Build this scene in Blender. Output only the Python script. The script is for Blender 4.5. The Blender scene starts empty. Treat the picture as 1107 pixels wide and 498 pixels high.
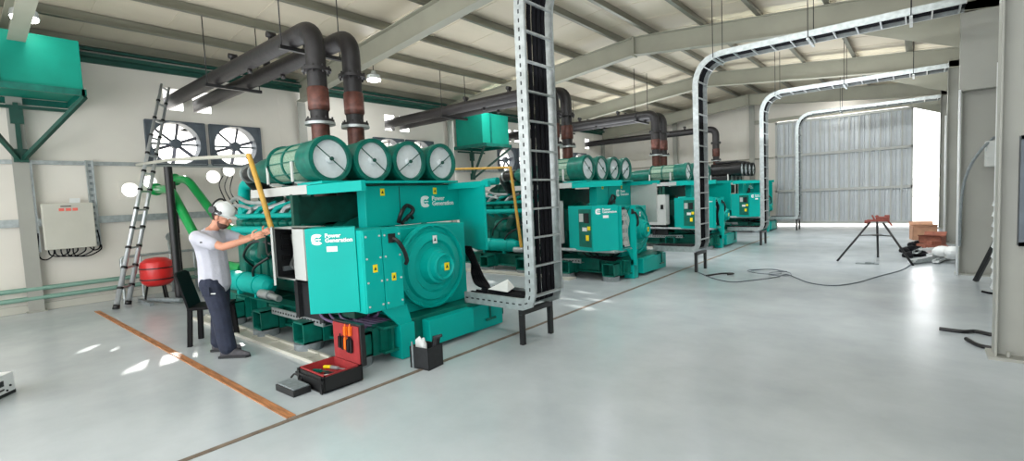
import bpy, bmesh, math, random
from math import sin, cos, pi, radians as R
from mathutils import Vector as V, Matrix
random.seed(7)
C = bpy.context.scene.collection

# ------------------------------------------------------------------ materials
def lin(c):
    return tuple(((x/255)/12.92 if x/255 <= .04045 else ((x/255+.055)/1.055)**2.4) for x in c)+(1,)
def mat(name, rgb, rough=.5, metal=0, var=.12, scale=6, bump=0, bscale=40, coat=0, stretch=None, emit=0, spec=.5):
    m = bpy.data.materials.new(name); m.use_nodes = True
    n = m.node_tree.nodes; l = m.node_tree.links; b = n['Principled BSDF']
    tc = n.new('ShaderNodeTexCoord'); mp = n.new('ShaderNodeMapping')
    if stretch: mp.inputs['Scale'].default_value = stretch
    l.new(tc.outputs['Object'], mp.inputs['Vector'])
    nz = n.new('ShaderNodeTexNoise'); nz.inputs['Scale'].default_value = scale; nz.inputs['Detail'].default_value = 5
    l.new(mp.outputs['Vector'], nz.inputs['Vector'])
    cr = n.new('ShaderNodeValToRGB'); c = lin(rgb)
    cr.color_ramp.elements[0].position = .3; cr.color_ramp.elements[1].position = .7
    cr.color_ramp.elements[0].color = tuple(x*(1-var) for x in c[:3])+(1,)
    cr.color_ramp.elements[1].color = tuple(min(1, x*(1+var)) for x in c[:3])+(1,)
    l.new(nz.outputs['Fac'], cr.inputs['Fac']); l.new(cr.outputs['Color'], b.inputs['Base Color'])
    b.inputs['Roughness'].default_value = rough; b.inputs['Metallic'].default_value = metal
    b.inputs['Coat Weight'].default_value = coat
    b.inputs['Specular IOR Level'].default_value = spec
    if emit:
        l.new(cr.outputs['Color'], b.inputs['Emission Color']); b.inputs['Emission Strength'].default_value = emit
    if bump:
        n2 = n.new('ShaderNodeTexNoise'); n2.inputs['Scale'].default_value = bscale; n2.inputs['Detail'].default_value = 3
        l.new(mp.outputs['Vector'], n2.inputs['Vector'])
        bp = n.new('ShaderNodeBump'); bp.inputs['Strength'].default_value = bump; bp.inputs['Distance'].default_value = .02
        l.new(n2.outputs['Fac'], bp.inputs['Height']); l.new(bp.outputs['Normal'], b.inputs['Normal'])
    return m

TEAL = mat('teal_paint', (0, 164, 154), .45, 0, .06, 2, spec=.2)
TEALD = mat('engine_green', (2, 100, 86), .38, 0, .25, 9, spec=.4)
TEALDD = mat('deep_green', (5, 70, 58), .5, 0, .3, 9)
PIPEG = mat('pipe_green', (20, 150, 75), .3, 0, .1, 4)
BRKG = mat('bracket_green', (18, 72, 60), .5, 0, .15, 5)
WALLG = mat('wall_pipe_green', (110, 145, 130), .5, 0, .1, 5)
CREAM = mat('wall_panel', (222, 217, 207), .55, 0, .06, .8, .15, 6)
CEIL = mat('roof_liner', (204, 194, 174), .42, 0, .10, .7, .5, 3, stretch=(1, .35, 1))
STEEL = mat('painted_beam', (158, 157, 142), .5, 0, .06, 2)
COLM = mat('column_grey', (158, 158, 150), .5, 0, .05, 2)
PURL = mat('purlin_galvanised', (128, 128, 116), .34, .55, .2, 3, stretch=(1, .3, 1))
GALV = mat('galvanised', (172, 178, 178), .38, .55, .18, 14)
GREYBOX = mat('light_grey_enamel', (190, 192, 188), .42, 0, .04, 3)
BOXW = mat('beige_enamel', (192, 190, 178), .45, 0, .04, 3)
DARK = mat('dark_interior', (28, 30, 32), .6, 0, .3, 20)
BLACK = mat('black_paint', (20, 20, 21), .42, 0, .2, 12)
CABLE = mat('cable_rubber', (14, 14, 19), .6, 0, .2, 20, spec=.15)
PIPEB = mat('exhaust_lagging', (27, 24, 25), .5, 0, .3, 8, .2, 20)
BROWN = mat('bellows_brown', (84, 46, 36), .45, .2, .35, 16)
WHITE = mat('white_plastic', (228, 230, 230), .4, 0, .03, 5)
DISC = mat('filter_disc', (206, 212, 214), .65, 0, .05, 18)
CAGE = mat('filter_mesh', (132, 158, 138), .5, .1, .35, 70)
YEL = mat('yellow_sticker', (238, 214, 20), .5, 0, .05, 10)
OCH = mat('ochre_pipe', (196, 152, 62), .45, 0, .15, 10)
RED = mat('red_enamel', (205, 38, 36), .3, 0, .08, 5)
REDF = mat('red_foam', (150, 40, 42), .75, 0, .15, 20)
REDT = mat('faded_red', (232, 110, 96), .5, 0, .05, 5)
PAD = mat('pad_grey', (120, 128, 130), .6, 0, .2, 20)
BOARD = mat('orange_timber', (168, 112, 70), .6, 0, .45, 5, .3, 30, stretch=(1, 6, 1))
SEAM = mat('seam_dirt', (112, 98, 84), .8, 0, .35, 10)
SKIN = mat('skin', (196, 138, 112), .55, 0, .08, 10)
SHIRT = mat('grey_shirt', (186, 186, 196), .85, 0, .06, 12, .25, 30)
TROU = mat('navy_trousers', (34, 40, 58), .85, 0, .2, 14, .35, 25)
SHOE = mat('shoe_grey', (74, 72, 76), .8, 0, .2, 30)
CHAIRM = mat('chair_plastic', (16, 16, 17), .7, 0, .1, 6, spec=.2)
TANKM = mat('tank_teal', (14, 136, 116), .5, 0, .08, 3, spec=.2)
BEARD = mat('beard_stubble', (78, 52, 44), .8, 0, .3, 80)
HAIR = mat('dark_hair', (30, 22, 20), .7, 0, .3, 60)
ALU = mat('ladder_aluminium', (196, 200, 202), .32, .6, .1, 12)
CARD = mat('cardboard', (186, 140, 112), .8, 0, .12, 10)
BRICK = mat('reddish_brick', (150, 92, 74), .85, 0, .2, 14)
RUST = mat('rusty_red', (140, 72, 62), .6, .2, .25, 20)
DOORM = mat('door_sheet', (200, 205, 208), .45, .15, .06, 2)
ORA = mat('orange_grip', (240, 120, 30), .45, 0, .1, 20)
SCREEN = mat('dark_screen', (24, 30, 34), .2, 0, .2, 10)
PINK = mat('purple_wire', (96, 78, 110), .5, 0, .3, 20)
FAR = mat('distant_mound', (222, 206, 190), .9, 0, .15, 3)
LAMP = mat('lamp_glow', (255, 252, 245), .4, 0, 0, 3, emit=22)
FANM = mat('fan_housing', (96, 104, 112), .5, .3, .15, 6)
FANB = mat('fan_blade', (112, 112, 122), .45, .3, .1, 6)
PAPER = mat('paper_white', (226, 228, 226), .7, 0, .04, 8)

# floor: polished concrete
def floor_mat():
    m = bpy.data.materials.new('polished_concrete'); m.use_nodes = True
    n = m.node_tree.nodes; l = m.node_tree.links; b = n['Principled BSDF']
    tc = n.new('ShaderNodeTexCoord')
    a = n.new('ShaderNodeTexNoise'); a.inputs['Scale'].default_value = .55; a.inputs['Detail'].default_value = 8; a.inputs['Roughness'].default_value = .6
    l.new(tc.outputs['Object'], a.inputs['Vector'])
    r = n.new('ShaderNodeValToRGB')
    r.color_ramp.elements[0].position = .35; r.color_ramp.elements[0].color = lin((168, 175, 178))
    r.color_ramp.elements[1].position = .68; r.color_ramp.elements[1].color = lin((194, 200, 203))
    l.new(a.outputs['Fac'], r.inputs['Fac'])
    # warmer and duller towards the wall side
    l.new(r.outputs['Color'], b.inputs['Base Color'])
    c = n.new('ShaderNodeTexNoise'); c.inputs['Scale'].default_value = 1.6; c.inputs['Detail'].default_value = 4
    l.new(tc.outputs['Object'], c.inputs['Vector'])
    mr = n.new('ShaderNodeMapRange'); mr.inputs['To Min'].default_value = .15; mr.inputs['To Max'].default_value = .30
    l.new(c.outputs['Fac'], mr.inputs['Value']); l.new(mr.outputs['Result'], b.inputs['Roughness'])
    d = n.new('ShaderNodeTexNoise'); d.inputs['Scale'].default_value = 5; d.inputs['Detail'].default_value = 3
    mp = n.new('ShaderNodeMapping'); mp.inputs['Scale'].default_value = (.6, 1.6, 1)
    l.new(tc.outputs['Object'], mp.inputs['Vector']); l.new(mp.outputs['Vector'], d.inputs['Vector'])
    bp = n.new('ShaderNodeBump'); bp.inputs['Strength'].default_value = .05; bp.inputs['Distance'].default_value = .02
    l.new(d.outputs['Fac'], bp.inputs['Height']); l.new(bp.outputs['Normal'], b.inputs['Normal'])
    b.inputs['Specular IOR Level'].default_value = .6
    return m
FLOOR = floor_mat()

# ------------------------------------------------------------------ mesh builder
class MB:
    def __init__(s): s.b = bmesh.new()
    def _xf(s, vs, M):
        for v in vs: v.co = M @ v.co
    def box(s, c, d, rot=None, bev=0):
        r = bmesh.ops.create_cube(s.b, size=1); vs = r['verts']
        M = Matrix.Translation(c) @ ((rot or Matrix()).to_4x4()) @ Matrix.Diagonal((d[0], d[1], d[2], 1))
        s._xf(vs, M)
        if bev:
            es = {e for v in vs for e in v.link_edges}
            bmesh.ops.bevel(s.b, geom=list(es), offset=bev, segments=2, affect='EDGES', profile=.6)
        return s
    def bb(s, x0, x1, y0, y1, z0, z1, bev=0):
        return s.box(((x0+x1)/2, (y0+y1)/2, (z0+z1)/2), (abs(x1-x0), abs(y1-y0), abs(z1-z0)), None, bev)
    def bar(s, a, b, w, h=None, up=(0, 0, 1), bev=0):
        a = V(a); b = V(b); d = b-a; L = d.length
        if L < 1e-6: return s
        x = d/L; u = V(up)
        if abs(x.dot(u)) > .98: u = V((1, 0, 0))
        y = u.cross(x).normalized(); z = x.cross(y)
        M = Matrix((x, y, z)).transposed()
        return s.box((a+b)/2, (L, w, h or w), M, bev)
    def cyl(s, a, b, r, r2=None, seg=16, cap=True):
        a = V(a); b = V(b); d = b-a; L = d.length
        q = V((0, 0, 1)).rotation_difference(d/L).to_matrix().to_4x4()
        rr = bmesh.ops.create_cone(s.b, cap_ends=cap, segments=seg, radius1=r, radius2=(r if r2 is None else r2), depth=L)
        s._xf(rr['verts'], Matrix.Translation((a+b)/2) @ q)
        for v in rr['verts']:
            for f in v.link_faces:
                if len(f.verts) == 4: f.smooth = True
        return s
    def lathe(s, o, ax, prof, seg=24):
        # prof: list of (distance along axis, radius)
        o = V(o); ax = V(ax).normalized(); q = V((0, 0, 1)).rotation_difference(ax).to_matrix()
        rings = []
        for t, r in prof:
            rings.append([s.b.verts.new(o + q @ V((r*cos(2*pi*k/seg), r*sin(2*pi*k/seg), t))) for k in range(seg)])
        for i in range(len(rings)-1):
            for k in range(seg):
                f = s.b.faces.new((rings[i][k], rings[i][(k+1) % seg], rings[i+1][(k+1) % seg], rings[i+1][k])); f.smooth = True
        if prof[0][1] > 1e-4: s.b.faces.new(rings[0][::-1])
        if prof[-1][1] > 1e-4: s.b.faces.new(rings[-1])
        return s
    def ring(s, o, ax, ri, ro, t, seg=24):
        o = V(o); ax = V(ax).normalized(); q = V((0, 0, 1)).rotation_difference(ax).to_matrix()
        R_ = []
        for tt, r in ((0, ri), (0, ro), (t, ro), (t, ri)):
            R_.append([s.b.verts.new(o + q @ V((r*cos(2*pi*k/seg), r*sin(2*pi*k/seg), tt))) for k in range(seg)])
        for i in range(4):
            for k in range(seg):
                f = s.b.faces.new((R_[i][k], R_[i][(k+1) % seg], R_[(i+1) % 4][(k+1) % seg], R_[(i+1) % 4][k])); f.smooth = i in (1, 3)
        return s
    def tube(s, pts, r, seg=10, cap=True, smooth=True):
        pts = [V(p) for p in pts]; n = len(pts); rings = []
        up = None
        for i, p in enumerate(pts):
            t = (pts[min(i+1, n-1)] - pts[max(i-1, 0)]).normalized()
            if up is None:
                up = V((0, 0, 1)) if abs(t.z) < .9 else V((1, 0, 0))
            a = up - t*up.dot(t)
            if a.length < 1e-4: a = t.orthogonal()
            a.normalize(); up = a; c = t.cross(a)
            rr = r[i] if isinstance(r, (list, tuple)) else r
            rings.append([s.b.verts.new(p + rr*(a*cos(2*pi*k/seg)+c*sin(2*pi*k/seg))) for k in range(seg)])
        for i in range(n-1):
            for k in range(seg):
                f = s.b.faces.new((rings[i][k], rings[i][(k+1) % seg], rings[i+1][(k+1) % seg], rings[i+1][k])); f.smooth = smooth
        if cap: s.b.faces.new(rings[0][::-1]); s.b.faces.new(rings[-1])
        return s
    def prism(s, pts, d):
        d = V(d); a = [s.b.verts.new(V(p)) for p in pts]; b = [s.b.verts.new(V(p)+d) for p in pts]; n = len(pts)
        s.b.faces.new(a[::-1]); s.b.faces.new(b)
        for i in range(n): s.b.faces.new((a[i], a[(i+1) % n], b[(i+1) % n], b[i]))
        return s
    def sph(s, c, r, sx=1, sy=1, sz=1, seg=16):
        rr = bmesh.ops.create_uvsphere(s.b, u_segments=seg, v_segments=max(6, seg//2+2), radius=r)
        s._xf(rr['verts'], Matrix.Translation(c) @ Matrix.Diagonal((sx, sy, sz, 1)))
        for v in rr['verts']:
            for f in v.link_faces: f.smooth = True
        return s
    def quad(s, *p):
        s.b.faces.new([s.b.verts.new(V(q)) for q in p]); return s
    def build(s, name, m, parent=None, label=None):
        bmesh.ops.recalc_face_normals(s.b, faces=s.b.faces[:])
        for e in s.b.edges:
            if len(e.link_faces) == 2 and e.calc_face_angle(0) > .6: e.smooth = False
        me = bpy.data.meshes.new(name); s.b.to_mesh(me); s.b.free(); me.materials.append(m)
        o = bpy.data.objects.new(name, me); C.objects.link(o)
        if parent: o.parent = parent
        if label: o['label'] = label
        return o
def islands(mb, name, m, parent):
    """every loose piece of the builder becomes an object of its own"""
    b = mb.b; b.verts.ensure_lookup_table(); seen = set(); out = []
    for v in b.verts:
        if v in seen: continue
        st = [v]; seen.add(v); comp = []
        while st:
            q = st.pop(); comp.append(q)
            for e in q.link_edges:
                w = e.other_vert(q)
                if w not in seen: seen.add(w); st.append(w)
        n = MB(); mp = {q: n.b.verts.new(q.co) for q in comp}
        for f in {f for q in comp for f in q.link_faces}:
            g = n.b.faces.new([mp[q] for q in f.verts]); g.smooth = f.smooth
        out.append(n.build(name, m, parent))
    b.free(); return out
def merge(a, b, m):
    """move builder b's geometry into object a as a second material"""
    bm = bmesh.new(); bm.from_mesh(a.data); n0 = len(bm.faces)
    bmesh.ops.recalc_face_normals(b.b, faces=b.b.faces[:]); tmp = bpy.data.meshes.new('t'); b.b.to_mesh(tmp); b.b.free(); bm.from_mesh(tmp)
    bm.faces.ensure_lookup_table()
    for f in bm.faces[n0:]: f.material_index = 1
    bm.to_mesh(a.data); bm.free(); bpy.data.meshes.remove(tmp); a.data.materials.append(m)
def bend(pts, r, n=6):
    """round the corners of a polyline"""
    pts = [V(p) for p in pts]; out = [pts[0]]
    for i in range(1, len(pts)-1):
        a, b, c = pts[i-1], pts[i], pts[i+1]
        u = (a-b); w = (c-b); rr = min(r, u.length*.49, w.length*.49)
        p0 = b+u.normalized()*rr; p1 = b+w.normalized()*rr
        for k in range(n+1):
            t = k/n; out.append(p0*(1-t)**2 + b*2*t*(1-t) + p1*t*t)
    out.append(pts[-1]); return out
def smooth_path(pts, n=6):
    pts = [V(p) for p in pts]; out = []
    for i in range(len(pts)-1):
        p0 = pts[max(i-1, 0)]; p1 = pts[i]; p2 = pts[i+1]; p3 = pts[min(i+2, len(pts)-1)]
        for k in range(n):
            t = k/n
            out.append(.5*((2*p1)+(-p0+p2)*t+(2*p0-5*p1+4*p2-p3)*t*t+(-p0+3*p1-3*p2+p3)*t**3))
    out.append(pts[-1]); return out
def thing(name, loc, label, cat, group=None, rz=0):
    o = bpy.data.objects.new(name, None); C.objects.link(o); o.location = loc; o.rotation_euler = (0, 0, rz)
    o.empty_display_size = .1
    o['label'] = label; o['category'] = cat
    if group: o['group'] = group
    return o
def tag(o, label, cat, group=None):
    o['label'] = label; o['category'] = cat
    if group: o['group'] = group
    return o
def struct(name, mb, m, parent=None):
    o = mb.build(name, m, parent)
    if not parent: o['kind'] = 'structure'
    return o
def text(s, size, origin, right, up, m, parent, name='lettering', ext=.002, bold=.0):
    cu = bpy.data.curves.new(name, 'FONT'); cu.body = s; cu.size = size; cu.extrude = ext; cu.offset = bold
    cu.space_line = .8; cu.resolution_u = 2
    t = bpy.data.objects.new(name, cu); C.objects.link(t)
    bpy.context.view_layer.update()
    me = bpy.data.meshes.new_from_object(t.evaluated_get(bpy.context.evaluated_depsgraph_get()))
    bpy.data.objects.remove(t); bpy.data.curves.remove(cu)
    x = V(right).normalized(); y = V(up).normalized(); z = x.cross(y)
    M = Matrix((x, y, z)).transposed().to_4x4(); M.translation = V(origin)
    me.transform(M); me.materials.clear(); me.materials.append(m)
    o = bpy.data.objects.new(name, me); C.objects.link(o); o.parent = parent
    return o

# ------------------------------------------------------------------ setting
XL, XR, Y0, YE = -11.74, 1.30, -5.0, 22.1
RX, RZ, SL = -5.15, 5.42, .09            # ridge x, roof height at the ridge, slope
def roofz(x): return RZ - SL*abs(x-RX)
f = MB(); f.bb(XL-.1, XR+.4, Y0, YE+.1, -.12, 0); struct('floor', f, FLOOR)
g = MB(); g.bb(-60, 60, YE+.1, 120, -.25, -.02); g.bb(-40, XL-.1, -30, YE+.1, -.25, -.02)
struct('ground', g, mat('pale_concrete_yard', (214, 208, 198), .8, 0, .06, .5))

# left wall with real openings (y0,y1,z0,z1)
holes = []
fans = []      # (yc, zc, size)
for yc in (3.32, 4.46): fans.append((yc, 3.02, 1.04))
for k in (1, 2):
    for yc in (3.32, 4.46): fans.append((yc+5.25*k, 3.02, 1.04))
fans.append((18.9, 3.02, 1.04))
for yc, zc, s in fans: holes.append((yc-s/2+.02, yc+s/2-.02, zc-.42, zc+.42))
PY = [3.33, 3.85, 8.66, 9.18, 13.95, 14.5, 19.6]    # exhaust pipe lines
PZ = 3.9
for y in PY: holes.append((y-.17, y+.17, PZ-.20, PZ+.24))
ports = [(2.48, 2.08, .15), (2.80, 2.24, .13), (3.95, 2.34, .15), (4.27, 2.47, .13)]
for y, z, r in ports: holes.append((y-r, y+r, z-r, z+r))
ys = sorted({Y0, YE} | {h[0] for h in holes} | {h[1] for h in holes})
zs = sorted({0, 4.86} | {h[2] for h in holes} | {h[3] for h in holes})
w = MB()
for i in range(len(ys)-1):
    for j in range(len(zs)-1):
        yc = (ys[i]+ys[i+1])/2; zc = (zs[j]+zs[j+1])/2
        if any(a < yc < b and c < zc < d for a, b, c, d in holes): continue
        w.quad((XL, ys[i], zs[j]), (XL, ys[i+1], zs[j]), (XL, ys[i+1], zs[j+1]), (XL, ys[i], zs[j+1]))
bmesh.ops.remove_doubles(w.b, verts=w.b.verts[:], dist=.0005)
for y in [Y0+1.05*k for k in range(1, 26)]:         # panel joints
    if not any(a-.03 < y < b+.03 for a, b, c, d in holes): w.bb(XL, XL+.006, y-.012, y+.012, 0, 4.8)
struct('wall_left', w, CREAM)
# girts and base profiles on the left wall
n_trim = [0]
def trim(mb, m):
    n_trim[0] += 1; return struct('trim_%d' % n_trim[0], mb, m)
for z0, z1, d in ((2.54, 2.61, .05), (1.47, 1.60, .07)):
    t = MB(); t.bb(XL+.003, XL+d, Y0, YE, z0, z1); trim(t, GALV)
t = MB(); t.bb(XL+.003, XL+.05, Y0, YE, .002, .13); o = struct('baseboard_left', t, BOXW)
t = MB(); t.bb(XL+.003, XL+.22, Y0, YE, 4.50, 4.56); t.bb(XL+.003, XL+.05, Y0, YE, 4.42, 4.5); t.bb(XL+.1, XL+.16, Y0, YE, 4.62, 4.68)
trim(t, BRKG)

# far wall, opening (door) from x=-4.42 to .69, z 0..4.15
w = MB(); Y = YE
def gz(x): return roofz(x)
w.prism([(XL, Y, 0), (-4.40, Y, 0), (-4.40, Y, gz(-4.4)), (RX, Y, gz(RX)), (XL, Y, gz(XL))], (0, .12, 0))
w.prism([(-4.40, Y, 4.17), (.69, Y, 4.17), (.69, Y, gz(.69)), (-4.40, Y, gz(-4.4))], (0, .12, 0))
w.prism([(.69, Y, 0), (XR, Y, 0), (XR, Y, gz(XR)), (.69, Y, gz(.69))], (0, .12, 0))
for k in range(7): w.bb(XL+.6+1.05*k-.01, XL+.6+1.05*k+.01, Y-.006, Y, 0, gz(XL+.6+1.05*k)-.02)
struct('wall_far', w, CREAM)
for x in (-5.27, -8.5, .78):
    t = MB(); t.bb(x-.1, x+.1, YE-.2, YE-.19+.01, 0, gz(x)-.2); t.bb(x-.012, x+.012, YE-.19, YE-.005, 0, gz(x)-.2); trim(t, COLM)
t = MB(); t.bb(-5.2, .7, YE-.16, YE-.01, 4.17, 4.30); t.bb(XL, -4.5, YE-.06, YE-.01, 2.72, 2.78); trim(t, STEEL)

# right wall: corrugated sheet beyond the columns
w = MB(); n = 270; dy = (YE-Y0)/n; pr = []
for i in range(n+1): pr.append((XR+(.03 if (i//2) % 2 else 0), Y0+i*dy))
for i in range(n):
    w.quad((pr[i][0], pr[i][1], 0), (pr[i+1][0], pr[i+1][1], 0), (pr[i+1][0], pr[i+1][1], 4.84), (pr[i][0], pr[i][1], 4.84))
struct('wall_right', w, GREYBOX)

# roof liner
w = MB()
for a, b in ((XL-.1, RX), (RX, XR+.1)):
    w.prism([(a, Y0, roofz(a)), (b, Y0, roofz(b)), (b, Y0, roofz(b)+.08), (a, Y0, roofz(a)+.08)], (0, YE-Y0+.12, 0))
for k in range(26):   # sheet joints across the slope
    y = Y0+.6+1.05*k
    for a, b in ((XL, RX), (RX, XR)):
        w.prism([(a, y, roofz(a)-.008), (b, y, roofz(b)-.008), (b, y, roofz(b)+.001), (a, y, roofz(a)+.001)], (0, .03, 0))
struct('ceiling', w, CEIL)
# purlins (Z sections along the hall)
for x in (-11.55, -10.45, -9.25, -8.05, -6.8, -5.55, -4.75, -3.6, -2.5, -1.35, -.2, .85):
    z = roofz(x)-.012; t = MB(); h = .17
    t.bb(x-.005, x+.005, Y0, YE-.01, z-h, z); t.bb(x-.075, x, Y0, YE-.01, z-.012, z); t.bb(x, x+.075, Y0, YE-.01, z-h, z-h+.012)
    t.bb(x+.07, x+.076, Y0, YE-.01, z-h, z-h+.03)
    trim(t, PURL)
# portal frames
def rafter(y, parentless=True):
    t = MB(); tw = .10
    def top(x): return roofz(x)-.20
    for a, b in ((XL+.1, RX), (RX, XR-.1)):
        da = .40 if a == RX else .46; db = .40 if b == RX else .46
        pa = (a, y, top(a)); pb = (b, y, top(b)); qa = (a, y, top(a)-da); qb = (b, y, top(b)-db)
        t.prism([V(qa)+V((0, -.006, 0)), V(qb)+V((0, -.006, 0)), V(pb)+V((0, -.006, 0)), V(pa)+V((0, -.006, 0))], (0, .012, 0))
        t.bar(pa, pb, 2*tw, .014); t.bar(qa, qb, 2*tw, .014)
    t.bb(RX-.02, RX+.02, y-tw, y+tw, top(RX)-.44, top(RX)+.02)
    for s_ in (-1, 1):
        for zz in (.06, .16, .28, .38): t.cyl((RX-.04, y+s_*.055, top(RX)-zz), (RX+.04, y+s_*.055, top(RX)-zz), .014, seg=6)
    return t
FY = [1.0, 5.98, 10.9, 15.95, 20.9]
for y in FY: trim(rafter(y), STEEL)
for y in FY:      # left columns: flange shows
    t = MB(); t.bb(XL+.13, XL+.145, y-.1, y+.1, 0, 4.15); t.bb(XL+.005, XL+.13, y-.006, y+.006, 0, 4.15)
    t.bb(XL+.02, XL+.2, y-.13, y+.13, 0, .02); trim(t, COLM)
for i, y in enumerate(FY[1:]):      # right columns
    t = MB(); xf = .53
    zt = roofz(xf)-.5
    t.bb(xf, xf+.015, y-.11, y+.11, 0, zt); t.bb(xf+.015, 1.0, y-.006, y+.006, 0, zt)
    t.bb(1.0, 1.015, y-.11, y+.11, 0, zt+.05)
    t.bb(xf-.04, 1.1, y-.15, y+.15, 0, .025)
    if i == 1: t.bb(.50, .97, y-.2, y-.01, 2.98, 4.2, .01)
    for zz in (.05,):
        for xx in (.62, .75): t.cyl((xx, y-.08, 0), (xx, y-.08, .07), .014, seg=8)
    trim(t, COLM)
t = MB(); t.bb(.50, .70, 5.86, 5.965, 4.18, 4.32); t.bb(.5, 1.2, 5.9, 5.96, 4.32, 4.45); trim(t, STEEL)
# haunches at the right eave
for y in (5.98, 10.9, 15.95, 20.9):
    t = MB(); z = roofz(.53)-.66
    t.prism([(-.9, y-.005, z+.03), (.53, y-.005, z-.0), (.53, y-.005, z-.55)], (0, .01, 0)); trim(t, STEEL)
# white strips standing in for slits of daylight beside the right columns
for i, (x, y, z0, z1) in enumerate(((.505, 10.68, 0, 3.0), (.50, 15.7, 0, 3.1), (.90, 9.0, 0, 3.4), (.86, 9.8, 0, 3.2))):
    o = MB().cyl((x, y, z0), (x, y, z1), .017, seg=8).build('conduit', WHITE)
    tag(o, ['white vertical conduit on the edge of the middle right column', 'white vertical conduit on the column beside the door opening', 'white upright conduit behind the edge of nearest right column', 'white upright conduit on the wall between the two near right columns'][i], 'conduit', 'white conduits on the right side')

# window (dark panel) on the right
t = MB()
x0, x1, z0, z1, yy = .66, 1.02, 1.00, 1.93, 5.90
t.bb(x0, x0+.035, yy-.03, yy+.07, z0, z1); t.bb(x1-.035, x1, yy-.03, yy+.07, z0, z1)
t.bb(x0, x1, yy-.03, yy+.07, z0, z0+.035); t.bb(x0, x1, yy-.03, yy+.07, z1-.035, z1); t.bb(x0, x1, yy-.028, yy+.07, 1.33, 1.365)
wf = struct('window_1', t, FANM)
MB().bb(x0+.03, x1-.03, yy, yy+.02, z0+.03, z1-.03).build('pane', SCREEN, wf)

# big sliding door, parked over most of the opening
dt = MB(); xa, xb, za, zb = -4.42, -.13, .075, 4.13; Yd = YE-.02
nr = 28; pr = []
wdt = (xb-xa)/nr
for i in range(nr):
    x = xa+i*wdt
    pr += [(x, Yd), (x+wdt*.62, Yd), (x+wdt*.72, Yd-.045), (x+wdt*.92, Yd-.045)]
pr.append((xb, Yd))
for i in range(len(pr)-1):
    dt.quad((pr[i][0], pr[i][1], za), (pr[i+1][0], pr[i+1][1], za), (pr[i+1][0], pr[i+1][1], zb), (pr[i][0], pr[i][1], zb))
d1 = struct('door_1', dt, DOORM)
fr = MB()
for z in (.13, 1.38, 2.77, 4.09): fr.bb(xa, xb, Yd-.11, Yd-.05, z-.045, z+.045)
for x in (xa+.03, xb-.03): fr.bb(x-.03, x+.03, Yd-.11, Yd-.05, za, zb)
fr.build('door_frame', GREYBOX, d1)
st = MB()
for i in range(1, 14): x = xa+i*(xb-xa)/14; st.bb(x-.022, x+.022, Yd-.09, Yd-.05, za+.05, zb)
st.build('stile', GREYBOX, d1)

# outside, seen through the opening
o = MB(); 
for k in range(9): o.sph((-14+5*k, 95+3*sin(k*2.1), -1), 4.2, 1.6, 1, .75+.25*sin(k*1.7))
tag(o.build('earth_mound', FAR), 'pale brown earth mound far outside beyond the door opening', 'mound')
o = MB(); o.bb(-1, 14, 60, 64, 0, 1.7); o.bb(5, 9, 58, 60, 0, 2.6)
tag(o.build('distant_shed', PAPER), 'low pale building far outside the open door', 'building')

# floor seams and timber strip
t = MB(); t.bb(-3.645, -3.595, Y0, 17, .001, .004); struct('trim_%d' % 90, t, SEAM)
t = MB(); t.bb(-10.6, -3.66, 1.605, 1.665, 0, .006, .002); t.bb(-10.6, -3.66, 1.592, 1.605, 0, .010)
tag(t.build('timber_strip', BOARD), 'long orange timber strip set in the floor in front of the worker', 'timber strip')
t = MB(); t.bb(-8.3, -4.7, 2.34, 2.37, 0, .035); t.bb(-8.3, -4.7, 2.52, 2.55, 0, .035); t.bb(-8.3, -4.7, 2.37, 2.52, 0, .012)
for k in range(8): t.bb(-8.2+.47*k, -8.17+.47*k, 2.37, 2.52, .012, .035)
tag(t.build('floor_channel', BOXW), 'pale metal cable channel lying beside the nearest generator skid', 'channel')
for k, (y, L) in enumerate(((7.55, 4.2), (12.9, 4.0))):
    t = MB(); t.bb(-9.2, -9.2+L, y, y+.25, 0, .03); 
    tag(t.build('floor_channel', BOXW), ['pale cable channel on the floor before the second generator', 'pale cable channel on the floor before the third generator'][k], 'channel')

# ------------------------------------------------------------------ generators
def c_logo(mb, o, r_, u, nrm, s):
    """thick squared letter C with a short bar inside, in the plane r_ (right) x u (up)"""
    o = V(o); r_ = V(r_).normalized(); u = V(u); nrm = V(nrm)
    ro, ri = s/2, s*.2; out = []; inn = []
    A0, A1 = 38, 322
    for k in range(15):
        a = R(A0+(A1-A0)*k/14); c_, s_ = cos(a), sin(a)
        q = 1/max(abs(c_), abs(s_))**.45
        out.append(o+r_*ro*q*c_+u*ro*q*s_); inn.append(o+r_*ri*c_+u*ri*s_)
    for k in range(14):
        mb.prism([out[k], out[k+1], inn[k+1], inn[k]], nrm*.003)
    mb.prism([o-r_*s*.12-u*s*.05, o+r_*s*.34-u*s*.05, o+r_*s*.34+u*s*.05, o-r_*s*.12+u*s*.05], nrm*.003)
    return mb
def sticker(par, o, r_, nrm, w, h, m, name='warning_sticker', sym=True, lab=None):
    r_ = V(r_).normalized(); u = V((0, 0, 1)); nrm = V(nrm).normalized(); o = V(o)
    mb = MB(); mb.prism([o-r_*w/2-u*h/2, o+r_*w/2-u*h/2, o+r_*w/2+u*h/2, o-r_*w/2+u*h/2], nrm*.003)
    s_ = mb.build(name, m, par, lab)
    if sym:
        k = MB(); p = o+nrm*.003
        k.prism([p-r_*w*.28-u*h*.2, p+r_*w*.28-u*h*.2, p+u*h*.25], nrm*.002); k.build('warning_symbol', DARK, s_)
    return s_

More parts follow.
